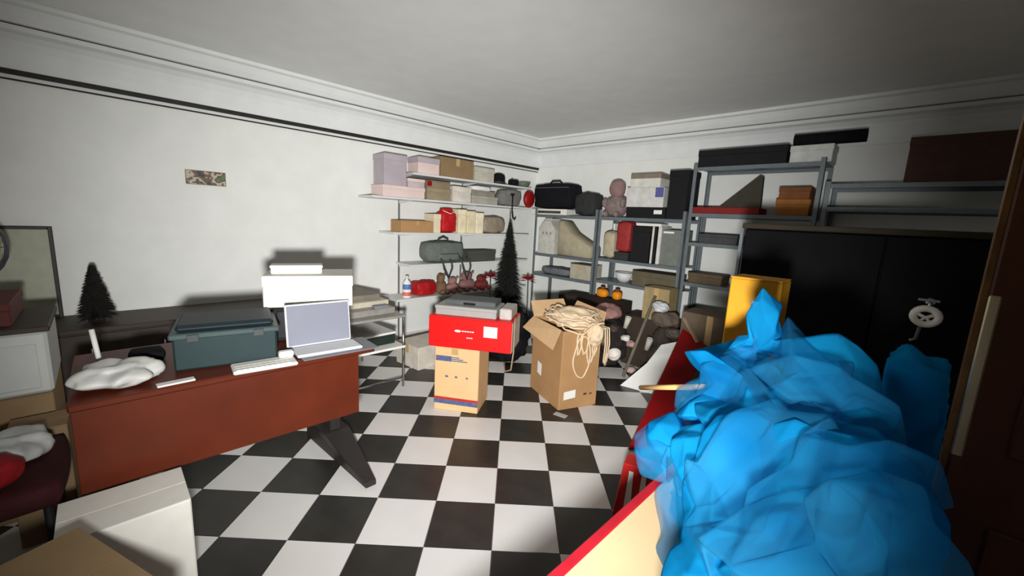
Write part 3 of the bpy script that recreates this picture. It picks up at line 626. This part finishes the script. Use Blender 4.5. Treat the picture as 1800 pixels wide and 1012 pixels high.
MB().box((a[0]+.06, a[1]-.002, b[2]-.07), (b[0]-.06, a[1]+.02, b[2]-.064)).build('zip', STEEL, bg)
a, b = K(1013, 1046, 337, z, .25); a = (e[1][0]+.09, a[1], z); softobj('dark_sack', 'dark soft sack beside the black travel bag', 'sack', (a, b), mat('dark_sackc', s2l(46, 48, 46), .9), .6, .02, 17)
a, b = K(1058, 1096, 314, z, .2)
pl = thing('plush_toy', 'tall grey pink plush toy sitting on the steel rack', 'toy', ((a[0]+b[0])/2, (a[1]+b[1])/2, z)); PLU = mat('plush', s2l(128, 112, 108), .95, .25, 30, .4); c_ = Vector(((a[0]+b[0])/2, (a[1]+b[1])/2, z)); h = b[2]-z; w = (b[0]-a[0])/2
MB().soft(c_+Vector((-w,-.09,0)), c_+Vector((w,.09,h*.6)), .85, 8, .01, 1).build('body', PLU, pl, 0, True)
MB().soft(c_+Vector((-w*.7,-.08,h*.52)), c_+Vector((w*.7,.07,h)), .9, 8, .006, 2).build('head', mat('plush_pink', s2l(140, 112, 110), .95), pl, 0, True)
for s_ in (-1, 1):
    MB().soft(c_+Vector((s_*w*.5-.03,-.15,0)), c_+Vector((s_*w*.5+.03,-.05,.07)), .9, 5).build('leg', PLU, pl, 0, True)
    MB().soft(c_+Vector((s_*w*.85-.03,-.1,h*.25)), c_+Vector((s_*w*.85+.03,-.02,h*.5)), .9, 5).build('arm', PLU, pl, 0, True)
a, b = K(1100, 1170, 364, z, .3); cartK('black_case', 'flat black case with a small white tag under two white cartons', (a, b), BLACK, tape=None, lab=(PAPER, .72, .92, .4, .75)); zz = b[2]
a2, b2 = K(1101, 1167, 329, zz, .28); cartK('white_carton', 'white carton with a blue tag on the flat black case', (a2, b2), mat('white_grey', s2l(206, 204, 200), .65), tape=None, lab=(mat('blue_tag', s2l(92, 90, 150), .6), .78, .99, .5, .98)); zz = b2[2]
a3, b3 = K(1108, 1162, 305, zz, .26); cartK('upper_carton', 'smaller white carton with brown edges on the white carton with blue tag', (a3, b3), mat('white_grey2', s2l(210, 208, 198), .65), tape=None, lid=mat('brown_lid', s2l(130, 118, 104), .7))
a, b = K(1173, 1209, 299, z, .3); cartK('black_carton', 'tall black box standing at the end of the middle steel rack', (a, b), BLACK, tape=None, lid=True)
# second shelves
z = 1.01
a, b = K(922, 975, 376, z, .26)
b = (b[0], b[1], min(b[2], 1.475)); a = (max(a[0], -3.66), a[1], z)
wh = thing('gabled_box', 'whitish gable-topped carton box on the corner rack', 'box', ((a[0]+b[0])/2, (a[1]+b[1])/2, z)); GBW = mat('white_mottled', s2l(196, 194, 184), .7, .12, 20); xm = (a[0]+b[0])/2; zs = z+(b[2]-z)*.68
MB().prism([(a[0], a[1], z), (b[0], a[1], z), (b[0], a[1], zs), (xm+.05, a[1], b[2]-.03), (xm-.05, a[1], b[2]-.03), (a[0], a[1], zs)], (0, b[1]-a[1], 0)).build('body', GBW, wh, .004)
MB().box((xm-.06, a[1]+.02, b[2]-.03), (xm+.06, b[1]-.02, b[2])).build('handle', GBW, wh, .006)
for k in (-.06, .0, .07): MB().box((xm+k-.01, a[1]-.0015, zs-.06), (xm+k+.012, a[1]+.003, zs-.03)).build('printed_mark', GREYP, wh)
x_ = b[0]
a, b = K(979, 1040, 388, z, .26); b = (b[0], b[1], min(b[2], 1.46)); a = (max(a[0], x_+.01), a[1], z)
tag(MB().prism([(a[0], a[1], z), (b[0], a[1], z), (b[0], a[1], z+.14), (a[0]+.2, a[1], z+.30), (a[0]+.06, a[1], b[2]), (a[0], a[1], b[2])], (0, .24, 0)).build('beige_sack', mat('beige_sack', s2l(166, 156, 132), .8, .1, 15), None, .02, True), 'beige paper sack with a sloping top beside the gabled carton', 'sack')
z = 1.04
a, b = K(1056, 1080, 405, z, .2); softobj('beige_pouch', 'small beige pouch on the middle steel rack shelf', 'pouch', ((max(a[0], -2.655), a[1], z), b), mat('beige_pouchc', s2l(176, 166, 140), .7), .5, .01, 3)
a, b = K(1081, 1107, 388, z+.08, .2)
zz = z+.09
cartK('dark_tin', 'low dark tin under the red bag on the middle rack', ((a[0], a[1], z), (b[0], b[1], zz)), mat('dark_tin', s2l(50, 52, 52), .5), tape=None, lid=True)
softobj('red_paper_bag', 'red bag with a folded top on the low dark tin', 'bag', ((a[0], a[1]+.01, zz), (b[0], b[1], b[2])), mat('dull_red', s2l(150, 46, 44), .6), .3, .008, 5)
x = 1109
for i, (w, cl) in enumerate(((33, (20, 20, 22)), (5, (210, 206, 196)), (5, (18, 18, 20)), (7, (214, 212, 204)))):
    a, b = K(x, x+w, 398, z, .26); cartK(['black_binder_box', 'white_binder', 'black_binder', 'pale_binder'][i], ['wide black file box in the row on the middle rack', 'thin white binder pressed against the wide black file box', 'thin black binder between two white binders', 'white binder standing beside the grey file cabinet box'][i], ((a[0], a[1]+(.02 if i in (1, 3) else 0), z), b), cm(*cl), 'box' if i == 0 else 'binder', tape=None, lid=True if i == 0 else None); x += w+.3
a, b = K(1162, 1200, 404, z, .28); b = (min(b[0], -1.725), b[1], b[2]); cartK('grey_file_cabinet', 'grey box with white strips at the end of the middle rack', (a, b), mat('grey_green', s2l(116, 120, 112), .6), tape=None, lab=(PAPER, .05, .6, .9, .95))
a, b = K(1058, 1079, 392, z, .1, 4.38); cartK('white_ream', 'white paper ream box standing behind the beige pouch', ((max(a[0], -2.655), a[1], z), b), PAPER, tape=None, lid=True)
a, b = K(1112, 1158, 389, z, .2); zt_ = 1.439
cartK('flat_white_box', 'flat white box lying on top of the file row', ((a[0], a[1]+.03, zt_), (b[0], b[1], zt_+.03)), PAPER, tape=None, lid=True)
# lower shelves
z = .74
a, b = K(945, 999, 470, z, .28); a = (max(a[0], -3.66), a[1], z); b = (b[0], b[1], min(b[2], .955)); softobj('grey_blanket', 'rolled grey blanket on a low shelf of the corner rack', 'blanket', (a, b), mat('blanket', s2l(106, 108, 110), .95), .6, .02, 14)
a, b = K(1001, 1038, 465, z, .25); b = (min(b[0], -2.76), b[1], min(b[2], .96)); cartK('beige_box', 'beige box beside the rolled grey blanket', (a, b), mat('beige_b', s2l(172, 166, 146), .7))
z = .78
a, b = K(1072, 1102, 477, z, .2); b = (b[0], b[1], min(b[2], .985)); c_ = Vector(((a[0]+b[0])/2, a[1]+.13, z)); r_ = (b[0]-a[0])/2
tag(MB().lathe([(r_*.5, 0), (r_*.9, .05), (r_, .11), (r_*.95, .11), (r_*.8, .05), (r_*.4, .01)], c_, 20).build('white_bowl', WSH, None, 0, True), 'white bowl on the low shelf of the middle rack', 'bowl')
ORG = mat('orange_plastic', s2l(226, 140, 20), .5)
for i, (xl, xr, yt, lb) in enumerate(((1046, 1066, 497, 'round orange plastic toy on the low rack shelf behind the cable heap'), (1074, 1090, 500, 'smaller orange plastic toy beside the white bowl'))):
    a, b = K(xl, xr, yt, z-.06, .12, 4.0); 
    t = thing('orange_toy', lb, 'toy', ((a[0]+b[0])/2, 4.06, .60)); MB().soft((a[0], 4.0, .60), (b[0], 4.11, .70), .8, 6).build('body', ORG, t, 0, True); MB().lathe([(.025, 0), (.03, .02), (.012, .03)], ((a[0]+b[0])/2, 4.055, .698), 10).build('knob', mat('brown_k', s2l(120,60,30),.5), t, 0, True)
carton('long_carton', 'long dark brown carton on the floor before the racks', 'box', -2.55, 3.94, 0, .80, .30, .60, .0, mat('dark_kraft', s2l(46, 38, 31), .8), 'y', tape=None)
a, b = K(1140, 1186, 505, z-.1, .2, 3.9)
carton('tan_carton', 'square tan carton on the pile before the middle rack', 'box', (a[0]+b[0])/2, 3.9, .52, b[0]-a[0], .2, b[2]-.52, 0, mat('tan_c3', s2l(158, 138, 98), .75), 'y')
cartK('olive_box', 'long olive brown box on the low shelf of the middle rack', K(1110, 1190, 480, z, .26), mat('olive', s2l(96, 88, 68), .75), tape=None, lid=True)
# tall rack
z = 2.02
a, b = K(1226, 1384, 259, z, .28); b = (b[0], b[1], min(b[2], 2.23)); cartK('black_long_box', 'long black box on the top shelf of the tall rack', (a, b), BLACK, tape=None, lid=True)
a2, b2 = K(1386, 1468, 254, z, .24); cartK('pale_grey_box', 'pale grey box beside the long black box on the tall rack', ((a2[0], a2[1], z), (min(b2[0], -.60), b2[1], b2[2])), mat('pale_grey', s2l(206, 208, 204), .7), tape=None, lid=True); zz = b2[2]
tag(MB().tube([(a2[0]+.01, YS+.06, zz+.05), (b2[0]+.17, YS+.06, zz+.05)], .05, 16).build('tripod_bag', BLACKF, None, 0, True), 'long black tube bag lying across the pale grey box', 'bag')
z = 1.585
tag(MB().prism([(-1.66, YS-.02, z+.002), (-1.06, YS-.02, z+.002), (-1.06, YS-.02, z+.062), (-1.66, YS-.02, z+.062)], (0, .26, 0)).build('red_board', mat('dull_red2', s2l(128, 26, 22), .6), None, .003), 'long flat red box on the second shelf of the tall rack', 'box')
zr = z+.062
P_ = [ony(1264, 362, YS+.02), ony(1364, 360, YS+.02), ony(1356, 308, YS+.02)]
tag(MB().prism([(P_[0].x, YS+.02, zr), (-1.065, YS+.02, zr), (-1.075, YS+.02, P_[2].z-.01), (-1.10, YS+.02, P_[2].z)], (0, .05, 0)).build('olive_wedge', mat('olive_d', s2l(58, 56, 44), .8), None, .003), 'dark olive wedge-shaped folder standing on the flat red box', 'folder')
a, b = K(1362, 1425, 350, z, .24); OB = mat('orange_brown', s2l(150, 96, 40), .7); cartK('orange_box', 'orange brown box on the second shelf of the tall rack', ((max(a[0],-1.05), a[1], z), b), OB, tape=None, lid=True); zz = b[2]
cartK('brown_shoe_box', 'dark orange box stacked on the orange brown box', ((max(a[0],-1.05)+.01, a[1], zz), (b[0]-.01, b[1], zz+.10)), mat('orange_brown2', s2l(120, 72, 34), .7), tape=None, lid=True)
z = 1.30
a, b = K(1228, 1298, 412, z, .24); cartK('charcoal_box', 'low charcoal box on the third shelf of the tall rack', (a, b), mat('charcoal2', s2l(66, 68, 68), .7), tape=None, lid=True)
z = .90
a, b = K(1200, 1270, 500, z, .24); cartK('brown_tray', 'low brown tray box on the fourth shelf of the tall rack', ((max(a[0], -1.62), a[1], z), (b[0], b[1], z+.10)), mat('brownt', s2l(96, 82, 62), .75), tape=None, lid=True)
a, b = K(1592, 1720, 240, 1.84, .3); cartK('shadow_block', 'added dark brown box standing in for the wall shadow above the black cabinet', ((a[0], a[1], 1.84), (.5, b[1], 2.16)), mat('trunk', s2l(74, 50, 42), .8), tape=None, lid=True)  # dark box added in place of a shadow on the back wall

# ------------------------------------------------------------------ heap on the floor before the racks
rnd = random.Random(12)
heap = [((-2.42,3.45,0),(-1.93,3.75,.50),(40,36,34),'black cloth heap on the floor behind the open carton','cloth_heap','cloth'),
 ((-1.67,3.49,0),(-1.43,3.75,.54),(62,54,48),'dark brown cloth heap on the floor under the tall rack','cloth_heap','cloth'),
 ((-2.40,3.16,0),(-1.98,3.40,.26),(38,36,34),'charcoal cloth heap lying nearest the foot of the stick','charcoal_heap','cloth')]
for i, (a, b, cl, lb, nm, ct) in enumerate(heap):
    tag(MB().soft(a, b, .85, 12, .05, (20, 21, 31)[i], 6).build(nm, cm(*cl, .9, var=.28), None, 0, True), lb, ct)
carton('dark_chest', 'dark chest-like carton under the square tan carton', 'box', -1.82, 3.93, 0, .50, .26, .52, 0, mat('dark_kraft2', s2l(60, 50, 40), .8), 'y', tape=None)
def settle(): bpy.context.view_layer.update(); return bpy.context.evaluated_depsgraph_get()
DG0 = settle()
for (x, y, rx, ry, h, cl, lb, nm, sd) in ((-2.13, 3.56, .13, .11, .15, (150,112,106), 'dusty pink bundle on top of the black cloth heap', 'pink_bundle', 22), (-1.55, 3.62, .12, .10, .14, (96,84,72), 'brown grey bundle on the dark brown cloth heap', 'grey_bundle', 23)):
    zz = [S.ray_cast(DG0, (x+dx, y+dy, 1.0), (0, 0, -1))[1].z for dx in (-.04, 0, .04) for dy in (-.04, 0, .04)]
    z0 = max(zz)-.015
    tag(MB().soft((x-rx, y-ry, z0), (x+rx, y+ry, z0+h), .85, 12, .03, sd, 8).build(nm, cm(*cl, .9, var=.25), None, 0, True), lb, 'bundle')
SOFTBED = ('cloth_heap', 'charcoal_heap', 'pink_bundle', 'grey_bundle', 'tile', 'floor')
def hit(px, py):      # where the line of sight through this pixel meets the heap or the floor
    for k in range(40):
        d = ray(px, py+2*k).normalized(); ok, loc, nn, idx, ob_, mx = S.ray_cast(DG0, CP+d*1.2, d)
        if ok and ob_.name.split('.')[0] in SOFTBED: return loc.copy(), nn.copy()
    return loc.copy(), Vector((0, 0, 1))
sm = [(1078, 628, .07, (226, 218, 208), 'bowl', 'white_bowl', 'round white plastic bowl lying near the open carton', 'bowl'),
      (1062, 597, .055, (120, 92, 74), 'wad', 'paper_pouch', 'brown paper pouch in the heap beside the open carton', 'pouch'),
      (1096, 594, .04, (216, 214, 206), 'wad', 'paper_scrap', 'white paper scrap lying in the dark heap', 'paper'),
      (1098, 550, .03, (206, 200, 188), 'cup', 'white_cup', 'slim white cup standing in the dark heap', 'cup'),
      (1104, 566, .045, (180, 146, 140), 'wad', 'pink_cloth', 'dusty rose cloth wad behind the stick', 'cloth'),
      (1160, 548, .06, (206, 208, 210), 'wad', 'white_packet', 'crumpled white packet under the square tan carton', 'packet'),
      (1138, 560, .03, (196, 192, 184), 'cup', 'paper_cup', 'small pale paper cup leaning by the stick', 'cup'),
      (1126, 640, .035, (176, 178, 178), 'wad', 'foil_ball', 'crumpled silver foil ball at the edge of the heap', 'foil'),
      (1108, 655, .04, (196, 170, 162), 'wad', 'pink_ball', 'pale pink cloth ball on the floor by the stick', 'cloth'),
      (1078, 575, .045, (70, 60, 54), 'wad', 'brown_shoe', 'dark brown cloth shoe tossed on the black heap', 'shoe'),
      (1176, 586, .06, (84, 76, 66), 'wad', 'olive_cloth', 'olive cloth bundle behind the white sheet', 'cloth')]
for i, (x, y, r, cl, kind, nm, lb, ct) in enumerate(sm):
    DG0 = settle(); p, nn = hit(x, y); m_ = cm(*cl, .55)
    if kind == 'cup': tag(MB().lathe([(r*.7, 0), (r, r*4), (r*.9, r*4), (r*.6, .008)], p+nn*r*.4+Vector((0,0,-.008)), 14).rot(.25, p, 'Y').build(nm, m_, None, 0, True), lb, ct)
    elif kind == 'bowl': p = p+nn*r*.6; tag(MB().lathe([(r*.35, 0), (r*.8, r*.35), (r, r*1.0), (r*.93, r*1.0), (r*.7, r*.4), (r*.3, r*.1)], p, 18).rot(.6, p, 'X').build(nm, m_, None, 0, True), lb, ct)
    else: p = p+nn*r*.80; tag(MB().soft(p-Vector((r*1.2, r, r*.75)), p+Vector((r*1.2, r, r*.75)), .85, 8, r*.3, i, 16).build(nm, m_, None, 0, True), lb, ct)
# stick, white board, red plank, yellow rod
s0 = onz(1095, 664, .0); s1 = ony(1152, 520, 3.786)
tag(MB().tube([s0+Vector((0,0,.012)), s1], .016, 8).build('wooden_stick', mat('stick', s2l(112, 104, 90), .7), None, 0, True), 'grey brown wooden stick leaning over the dark heap', 'stick')
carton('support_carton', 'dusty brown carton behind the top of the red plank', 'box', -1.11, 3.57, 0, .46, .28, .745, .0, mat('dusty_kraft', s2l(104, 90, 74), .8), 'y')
YC = 3.43      # front of that carton
b0, b1, b3 = onz(1103, 790, .0), onz(1150, 790, .0), ony(1199, 580, YC-.022)
dn = (b1-b0).cross(b3-b0).normalized(); dn = dn if dn.z > 0 else -dn
def onplane(px, py, q, n_): d = ray(px, py); return CP+d*((q-CP).dot(n_)/d.dot(n_))
b2 = onplane(1243, 612, b0, dn)
tag(MB().prism([b0, b1, b2, b3], dn*.022).build('red_plank', REDL, None, .003), 'dark red plank sloping up onto the dusty brown carton', 'plank')
pA = onz(1090, 677, .0); pB = onz(1146, 692, .0); pC = ony(1192, 600, YC-.02)
ns = (pB-pA).cross(pC-pA).normalized(); pD = onplane(1162, 606, pA, ns); pE = onplane(1137, 638, pA, ns)
tag(MB().prism([pA, pB, pC, pD, pE], (0.0, .010, .0)).build('white_sheet', PAPER, None), 'white sheet of board with a ragged edge leaning beside the red plank', 'sheet')
tag(MB().tube([ony(1126, 681, 1.12), ony(1240, 680, 1.0)], .0075, 8).build('yellow_rod', mat('pale_wood', s2l(232, 190, 120), .5), None, 0, True), 'pale yellow wooden rod poking out from the blue tulle', 'rod')
tag(MB().bar(onplane(1226, 602, b0+dn*.024, dn), ony(1202, 558, YC-.008), .03, .015).build('wood_offcut', mat('offcut', s2l(150, 130, 106), .7), None, .002), 'pale wood offcut leaning on the dusty brown carton', 'offcut')

# ------------------------------------------------------------------ black cabinet with keys
kb_ = thing('black_cabinet', 'large matt black cabinet with keys hanging from its lock', 'cabinet', (-.15, 2.42, 0))
CABM = mat('cabinet_black', s2l(9, 9, 11), .75, .2, spec=.15)
MB().box((-.61, 2.215, .0), (.42, 2.64, 1.45)).build('body', CABM, kb_, .004)
MB().box((-.62, 2.19, 1.45), (.43, 2.65, 1.475)).build('top', mat('cabinet_top', s2l(50, 42, 28), .7), kb_, .003)
for x0, x1 in ((-.605, -.10), (-.094, .415)):
    d = MB().box((x0, 2.195, .03), (x1, 2.215, 1.445)).build('door', CABM, kb_, .003)
MB().box((-.625, 2.19, .2), (-.611, 2.21, 1.449)).build('edge_strip', STEEL, kb_)
kp = ony(1627, 555, 2.17)
MB().tube([(kp.x+.005, 2.195, kp.z+.055), (kp.x+.005, 2.165, kp.z+.055)], .014, 12).build('lock', CHROME, d, 0, True)
ky = thing('key_ring', 'white pierced key fob hanging from the black cabinet lock', 'key', (kp.x, 2.155, kp.z-.06))
FOB = mat('fob_white', s2l(236, 232, 222), .4)
def ringxz(c, rx, rz, n=20): return [Vector((c.x+rx*math.cos(t), c.y, c.z+rz*math.sin(t))) for t in [i*2*math.pi/n for i in range(n)]]
c_ = Vector((kp.x, 2.155, kp.z))
f_ = MB().tube(ringxz(c_, .034, .03), .0125, 8, True); f_.tube([c_+Vector((-.03,0,.01)), c_+Vector((0,0,-.005)), c_+Vector((.03,0,.014))], .007, 6); f_.tube([c_+Vector((-.015,0,-.022)), c_+Vector((.0,0,-.004)), c_+Vector((.017,0,-.022))], .006, 6); f_.build('fob', FOB, ky, 0, True)
MB().tube([c_+Vector((.004,0,.03)), c_+Vector((.005,.006,.06))], .006, 6).build('key_shank', CHROME, ky, 0, True)
MB().box(c_+Vector((-.03,-.003,.056)), c_+Vector((.03,.003,.066))).build('key_bow', STEEL, ky, .002)
MB().tube([c_+Vector((-.008,0,-.03)), c_+Vector((-.014,0,-.09)), c_+Vector((-.03,0,-.10))], .006, 6).build('spare_key', STEEL, ky, 0, True)

# ------------------------------------------------------------------ cream table with red edge and the blue tulle
tx0, tx1, ty0, ty1, tz = -.41, .05, .30, 1.56, .75
ct = thing('cream_table', 'cream topped table with a red edge beneath the blue tulle', 'table', ((tx0+tx1)/2, (ty0+ty1)/2, 0))
MB().box((tx0+.012, ty0, tz-.02), (tx1, ty1, tz)).build('table_top', mat('cream_lam', s2l(238, 208, 160), .45, .03), ct, .002)
RE = mat('red_edge', s2l(190, 30, 46), .4)
MB().box((tx0-.012, ty0, tz-.045), (tx0+.0125, ty1, tz+.001)).build('edge_band', RE, ct, .004)
MB().box((tx0, ty1-.0005, tz-.045), (tx1, ty1+.015, tz)).build('edge_band', RE, ct, .004)
for x in (tx0+.04, tx1-.04):
    for y in (ty0+.05, ty1-.05): MB().box((x-.018, y-.018, 0), (x+.018, y+.018, tz-.02)).build('leg', REDL, ct, .003)
rpz = .30
rbx = thing('gift_bag', 'red and white gift bag standing at the foot of the red plank', 'bag', (-.80, 1.76, 0))
gr_ = lambda m_: m_.rot(.3, (-.80, 1.76, 0))
x0, x1, y0 = -.90, -.70, 1.70
gr_(MB().prism([(x0, y0, 0), (x1, y0, 0), (x1-.03, y0+.02, rpz), (x0+.03, y0+.02, rpz)], (0, .10, 0))).build('bag_body', mat('gift_red', s2l(190, 34, 30), .45), rbx, .004)
for i in range(2): gr_(MB().prism([(x0+.05+i*.06, y0+.001, .03), (x0+.085+i*.06, y0+.001, .03), (x0+.08+i*.06, y0+.018, rpz-.03), (x0+.06+i*.06, y0+.018, rpz-.03)], (0, -.002, 0))).build('white_stripe', PAPER, rbx)
yb0 = ony(1283, 500, 1.40); yb1 = ony(1375, 500, 1.40); ybt = ony(1330, 490, 1.40)
carton('yellow_carton', 'orange yellow carton standing behind the blue tulle', 'box', (yb0.x+yb1.x)/2, 1.46, tz, yb1.x-yb0.x, .12, ybt.z-tz, 0, mat('amber_card', s2l(222, 158, 30), .55, .15, 8), 'y', tape=None)

# tulle: lobes fused by a voxel remesh, then pleated
lobes = []
def lobe(px, py, Y, rx, ry=None, rz=None): lobes.append((ony(px, py, Y), rx, ry or rx, rz or rx))
lobe(1285, 660, .98, .075, .10, .075); lobe(1245, 690, .95, .045, .08, .055); lobe(1290, 600, 1.0, .03, .05, .03)
lobe(1430, 690, .95, .085, .10, .095); lobe(1415, 630, 1.0, .055, .08, .042); lobe(1480, 750, .90, .06, .08, .075)
lobe(1182, 782, .84, .045, .06, .04); lobe(1255, 805, .84, .07, .1, .06)
lobe(1400, 860, .78, .13, .13, .12); lobe(1300, 930, .70, .08, .11, .09); lobe(1510, 880, .72, .075, .09, .072); lobe(1265, 1010, .66, .06, .09, .08)
lobe(1430, 980, .66, .115, .12, .10); lobe(1555, 960, .62, .045, .07, .065); lobe(1350, 760, .9, .11, .11, .10)
bm = bmesh.new()
for c_, rx, ry, rz in lobes:
    mtx = Matrix.Translation(c_) @ Matrix.Diagonal((rx, ry, rz, 1)); bmesh.ops.create_icosphere(bm, subdivisions=3, radius=1, matrix=mtx)
    low = min(c_.z, tz+.1)     # skirt down to the table
    if c_.z-rz > tz+.01 and rx > .05:
        h = c_.z-tz; bmesh.ops.create_cone(bm, cap_ends=True, segments=20, radius1=rx*.85, radius2=rx*.8, depth=h, matrix=Matrix.Translation(Vector((c_.x, c_.y, tz+h/2))))
tip = ony(1337, 500, 1.0); basep = ony(1330, 625, .98)
bmesh.ops.create_cone(bm, cap_ends=True, segments=14, radius1=.036, radius2=.002, depth=(tip-basep).length, matrix=Matrix.Translation((tip+basep)/2))
me = bpy.data.meshes.new('tmp'); bm.to_mesh(me); bm.free(); tmp = bpy.data.objects.new('tmp', me); COL.objects.link(tmp)
md = tmp.modifiers.new('r', 'REMESH'); md.mode = 'VOXEL'; md.voxel_size = .0065
md2 = tmp.modifiers.new('s', 'SMOOTH'); md2.iterations = 6; md2.factor = .5
dgp = bpy.context.evaluated_depsgraph_get(); ev = tmp.evaluated_get(dgp); tm = bpy.data.meshes.new_from_object(ev)
bpy.data.objects.remove(tmp)
V0 = [v.co.copy() for v in tm.vertices]; N0 = [v.normal.copy() for v in tm.vertices]
org = Vector((-.18, .85, tz)); piv = ony(1290, 760, .9)
def pleat(mesh_pts, nrm, seed, off, amp):
    out_ = []
    for p, n_ in zip(mesh_pts, nrm):
        q = Vector((p.x*5.0, p.y*5.0, p.z*4.2)) + (nvec(p*5+Vector((seed, 0, 0))))*.7 + Vector((seed*3.1, seed, 0))
        k1 = 1-2*abs(noise.noise(q)); k2 = 1-2*abs(noise.noise(q*2.1+Vector((3, 1, 7))))
        p2 = p+n_*(off+amp*(.062*(k1-.5)+.014*(k2-.5))); p2.z = max(p2.z, tz+.002); out_.append(p2-org)
    return out_
def facetted(nm, seed, off, amp, ratio):
    m_ = tm.copy(); m_.name = nm
    for v_, p in zip(m_.vertices, pleat(V0, N0, seed, off, amp)): v_.co = p
    o_ = bpy.data.objects.new('tmp', m_); COL.objects.link(o_)
    a_ = o_.modifiers.new('d', 'DECIMATE'); a_.ratio = ratio
    b_ = o_.modifiers.new('s', 'SUBSURF'); b_.subdivision_type = 'SIMPLE'; b_.levels = 3; b_.render_levels = 3
    c2 = o_.modifiers.new('k', 'SMOOTH'); c2.iterations = 3; c2.factor = .5
    g_ = bpy.context.evaluated_depsgraph_get(); r_ = bpy.data.meshes.new_from_object(o_.evaluated_get(g_)); bpy.data.objects.remove(o_)
    for v_ in r_.vertices: v_.co = v_.co + (nvec(v_.co*45+Vector((seed, 2, 1))))*.0012
    for p in r_.polygons: p.use_smooth = True
    r_.name = nm; return r_
SD1, SD2 = 3, 8
TUL = bpy.data.materials.new('blue_tulle'); TUL.use_nodes = True
n = TUL.node_tree.nodes; l = TUL.node_tree.links; n.remove(n['Principled BSDF']); out = n['Material Output']
dfs = n.new('ShaderNodeBsdfDiffuse'); trl = n.new('ShaderNodeBsdfTranslucent'); trp = n.new('ShaderNodeBsdfTransparent'); m1 = n.new('ShaderNodeMixShader'); m2 = n.new('ShaderNodeMixShader')
tcx = n.new('ShaderNodeTexCoord'); nz = n.new('ShaderNodeTexNoise'); nz.inputs['Scale'].default_value = 7; rp_ = n.new('ShaderNodeValToRGB'); l.new(tcx.outputs['Object'], nz.inputs['Vector']); l.new(nz.outputs['Fac'], rp_.inputs['Fac'])
rp_.color_ramp.elements[0].position = .3; rp_.color_ramp.elements[1].position = .7
rp_.color_ramp.elements[0].color = (*s2l(10, 128, 192), 1); rp_.color_ramp.elements[1].color = (*s2l(28, 168, 228), 1)
l.new(rp_.outputs['Color'], dfs.inputs['Color']); l.new(rp_.outputs['Color'], trl.inputs['Color'])
m1.inputs[0].default_value = .35; l.new(dfs.outputs[0], m1.inputs[1]); l.new(trl.outputs[0], m1.inputs[2])
m2.inputs[0].default_value = .10; l.new(m1.outputs[0], m2.inputs[1]); l.new(trp.outputs[0], m2.inputs[2]); l.new(m2.outputs[0], out.inputs['Surface'])
tul = thing('blue_tulle', 'big heap of bright blue tulle piled on the cream table', 'fabric', org)
SHEER = TUL.copy(); SHEER.name = 'sheer_tulle'
for nd in SHEER.node_tree.nodes:
    if nd.type == 'MIX_SHADER' and abs(nd.inputs[0].default_value-.10) < .01: nd.inputs[0].default_value = .62
    if nd.type == 'VALTORGB': nd.color_ramp.elements[0].color = (*s2l(20, 135, 200), 1); nd.color_ramp.elements[1].color = (*s2l(70, 180, 230), 1)
nf = len(tm.polygons)
for nm, sd, off, amp, cnt, mm in (('tulle_heap', SD1, -.004, 1.0, 700, TUL), ('sheer_layer', SD2, .0, 1.3, 420, SHEER)):
    r_ = facetted(nm, sd, off, amp, cnt*2/nf/2); r_.materials.clear(); r_.materials.append(mm)
    to = bpy.data.objects.new(nm, r_); COL.objects.link(to); to.parent = tul
# dim second heap behind
bk = []
bl_ = ony(1525, 760, 1.30)
dim = tag(MB().soft((bl_.x, bl_.y-.05, tz), ony(1700, 640, 1.30)+Vector((-.01,.16,0)), .45, 14, .022, 41, 9).build('tulle_bolt', TUL, None, 0, True), 'dim blue tulle bundle in the shadow beside the black cabinet', 'fabric')

# ------------------------------------------------------------------ the open door at the right
DOOR = mat('brown_door', s2l(92, 50, 30), .5, .15, 6)
d1 = MB().box((.085, .94, .02), (.95, .98, 2.05)).build('door_1', DOOR, None, .003); struct(d1)
MB().box((.077, .945, .03), (.0845, .975, 2.04)).build('edge_strip', mat('brass', s2l(120, 86, 48), .45, .3, 20, metal=.5), d1)
MB().box((.0845, .936, 1.10), (.098, .94, 1.36)).build('lock_plate', mat('brass_dull', s2l(196, 180, 150), .35, metal=.7), d1, .002)
MB().box((.14, .934, .25), (.90, .94, 1.0)).build('panel', DOOR, d1, .004)
MB().box((.14, .934, 1.12), (.90, .94, 1.9)).build('panel', DOOR, d1, .004)

# picture on the left wall
p0_ = onx(325, 297, XL+.012); p1_ = onx(398, 328, XL+.012)
pc = thing('wall_picture', 'small unframed colour photograph stuck on the white wall', 'picture', (XL+.006, (p0_.y+p1_.y)/2, p1_.z))
PR = bpy.data.materials.new('print'); PR.use_nodes = True; n = PR.node_tree.nodes; l = PR.node_tree.links
tcx = n.new('ShaderNodeTexCoord'); nz = n.new('ShaderNodeTexNoise'); nz.inputs['Scale'].default_value = 10; r = n.new('ShaderNodeValToRGB'); r.color_ramp.interpolation = 'CONSTANT'
for i, (pos, c_) in enumerate(((0, (40, 34, 30)), (.42, (92, 70, 54)), (.5, (176, 164, 140)), (.58, (70, 60, 46)), (.64, (84, 104, 60)))):
    e = r.color_ramp.elements[i] if i < 2 else r.color_ramp.elements.new(pos); e.position = pos; e.color = (*s2l(*c_), 1)
l.new(tcx.outputs['Object'], nz.inputs['Vector']); l.new(nz.outputs['Fac'], r.inputs['Fac']); l.new(r.outputs['Color'], n['Principled BSDF'].inputs['Base Color'])
MB().box((XL+.0005, p0_.y, p1_.z), (XL+.008, p1_.y, p0_.z)).build('backing', mat('pic_edge', s2l(120, 112, 100), .7), pc)
MB().box((XL+.008, p0_.y+.004, p1_.z+.004), (XL+.0095, p1_.y-.004, p0_.z-.004)).build('print', PR, pc)
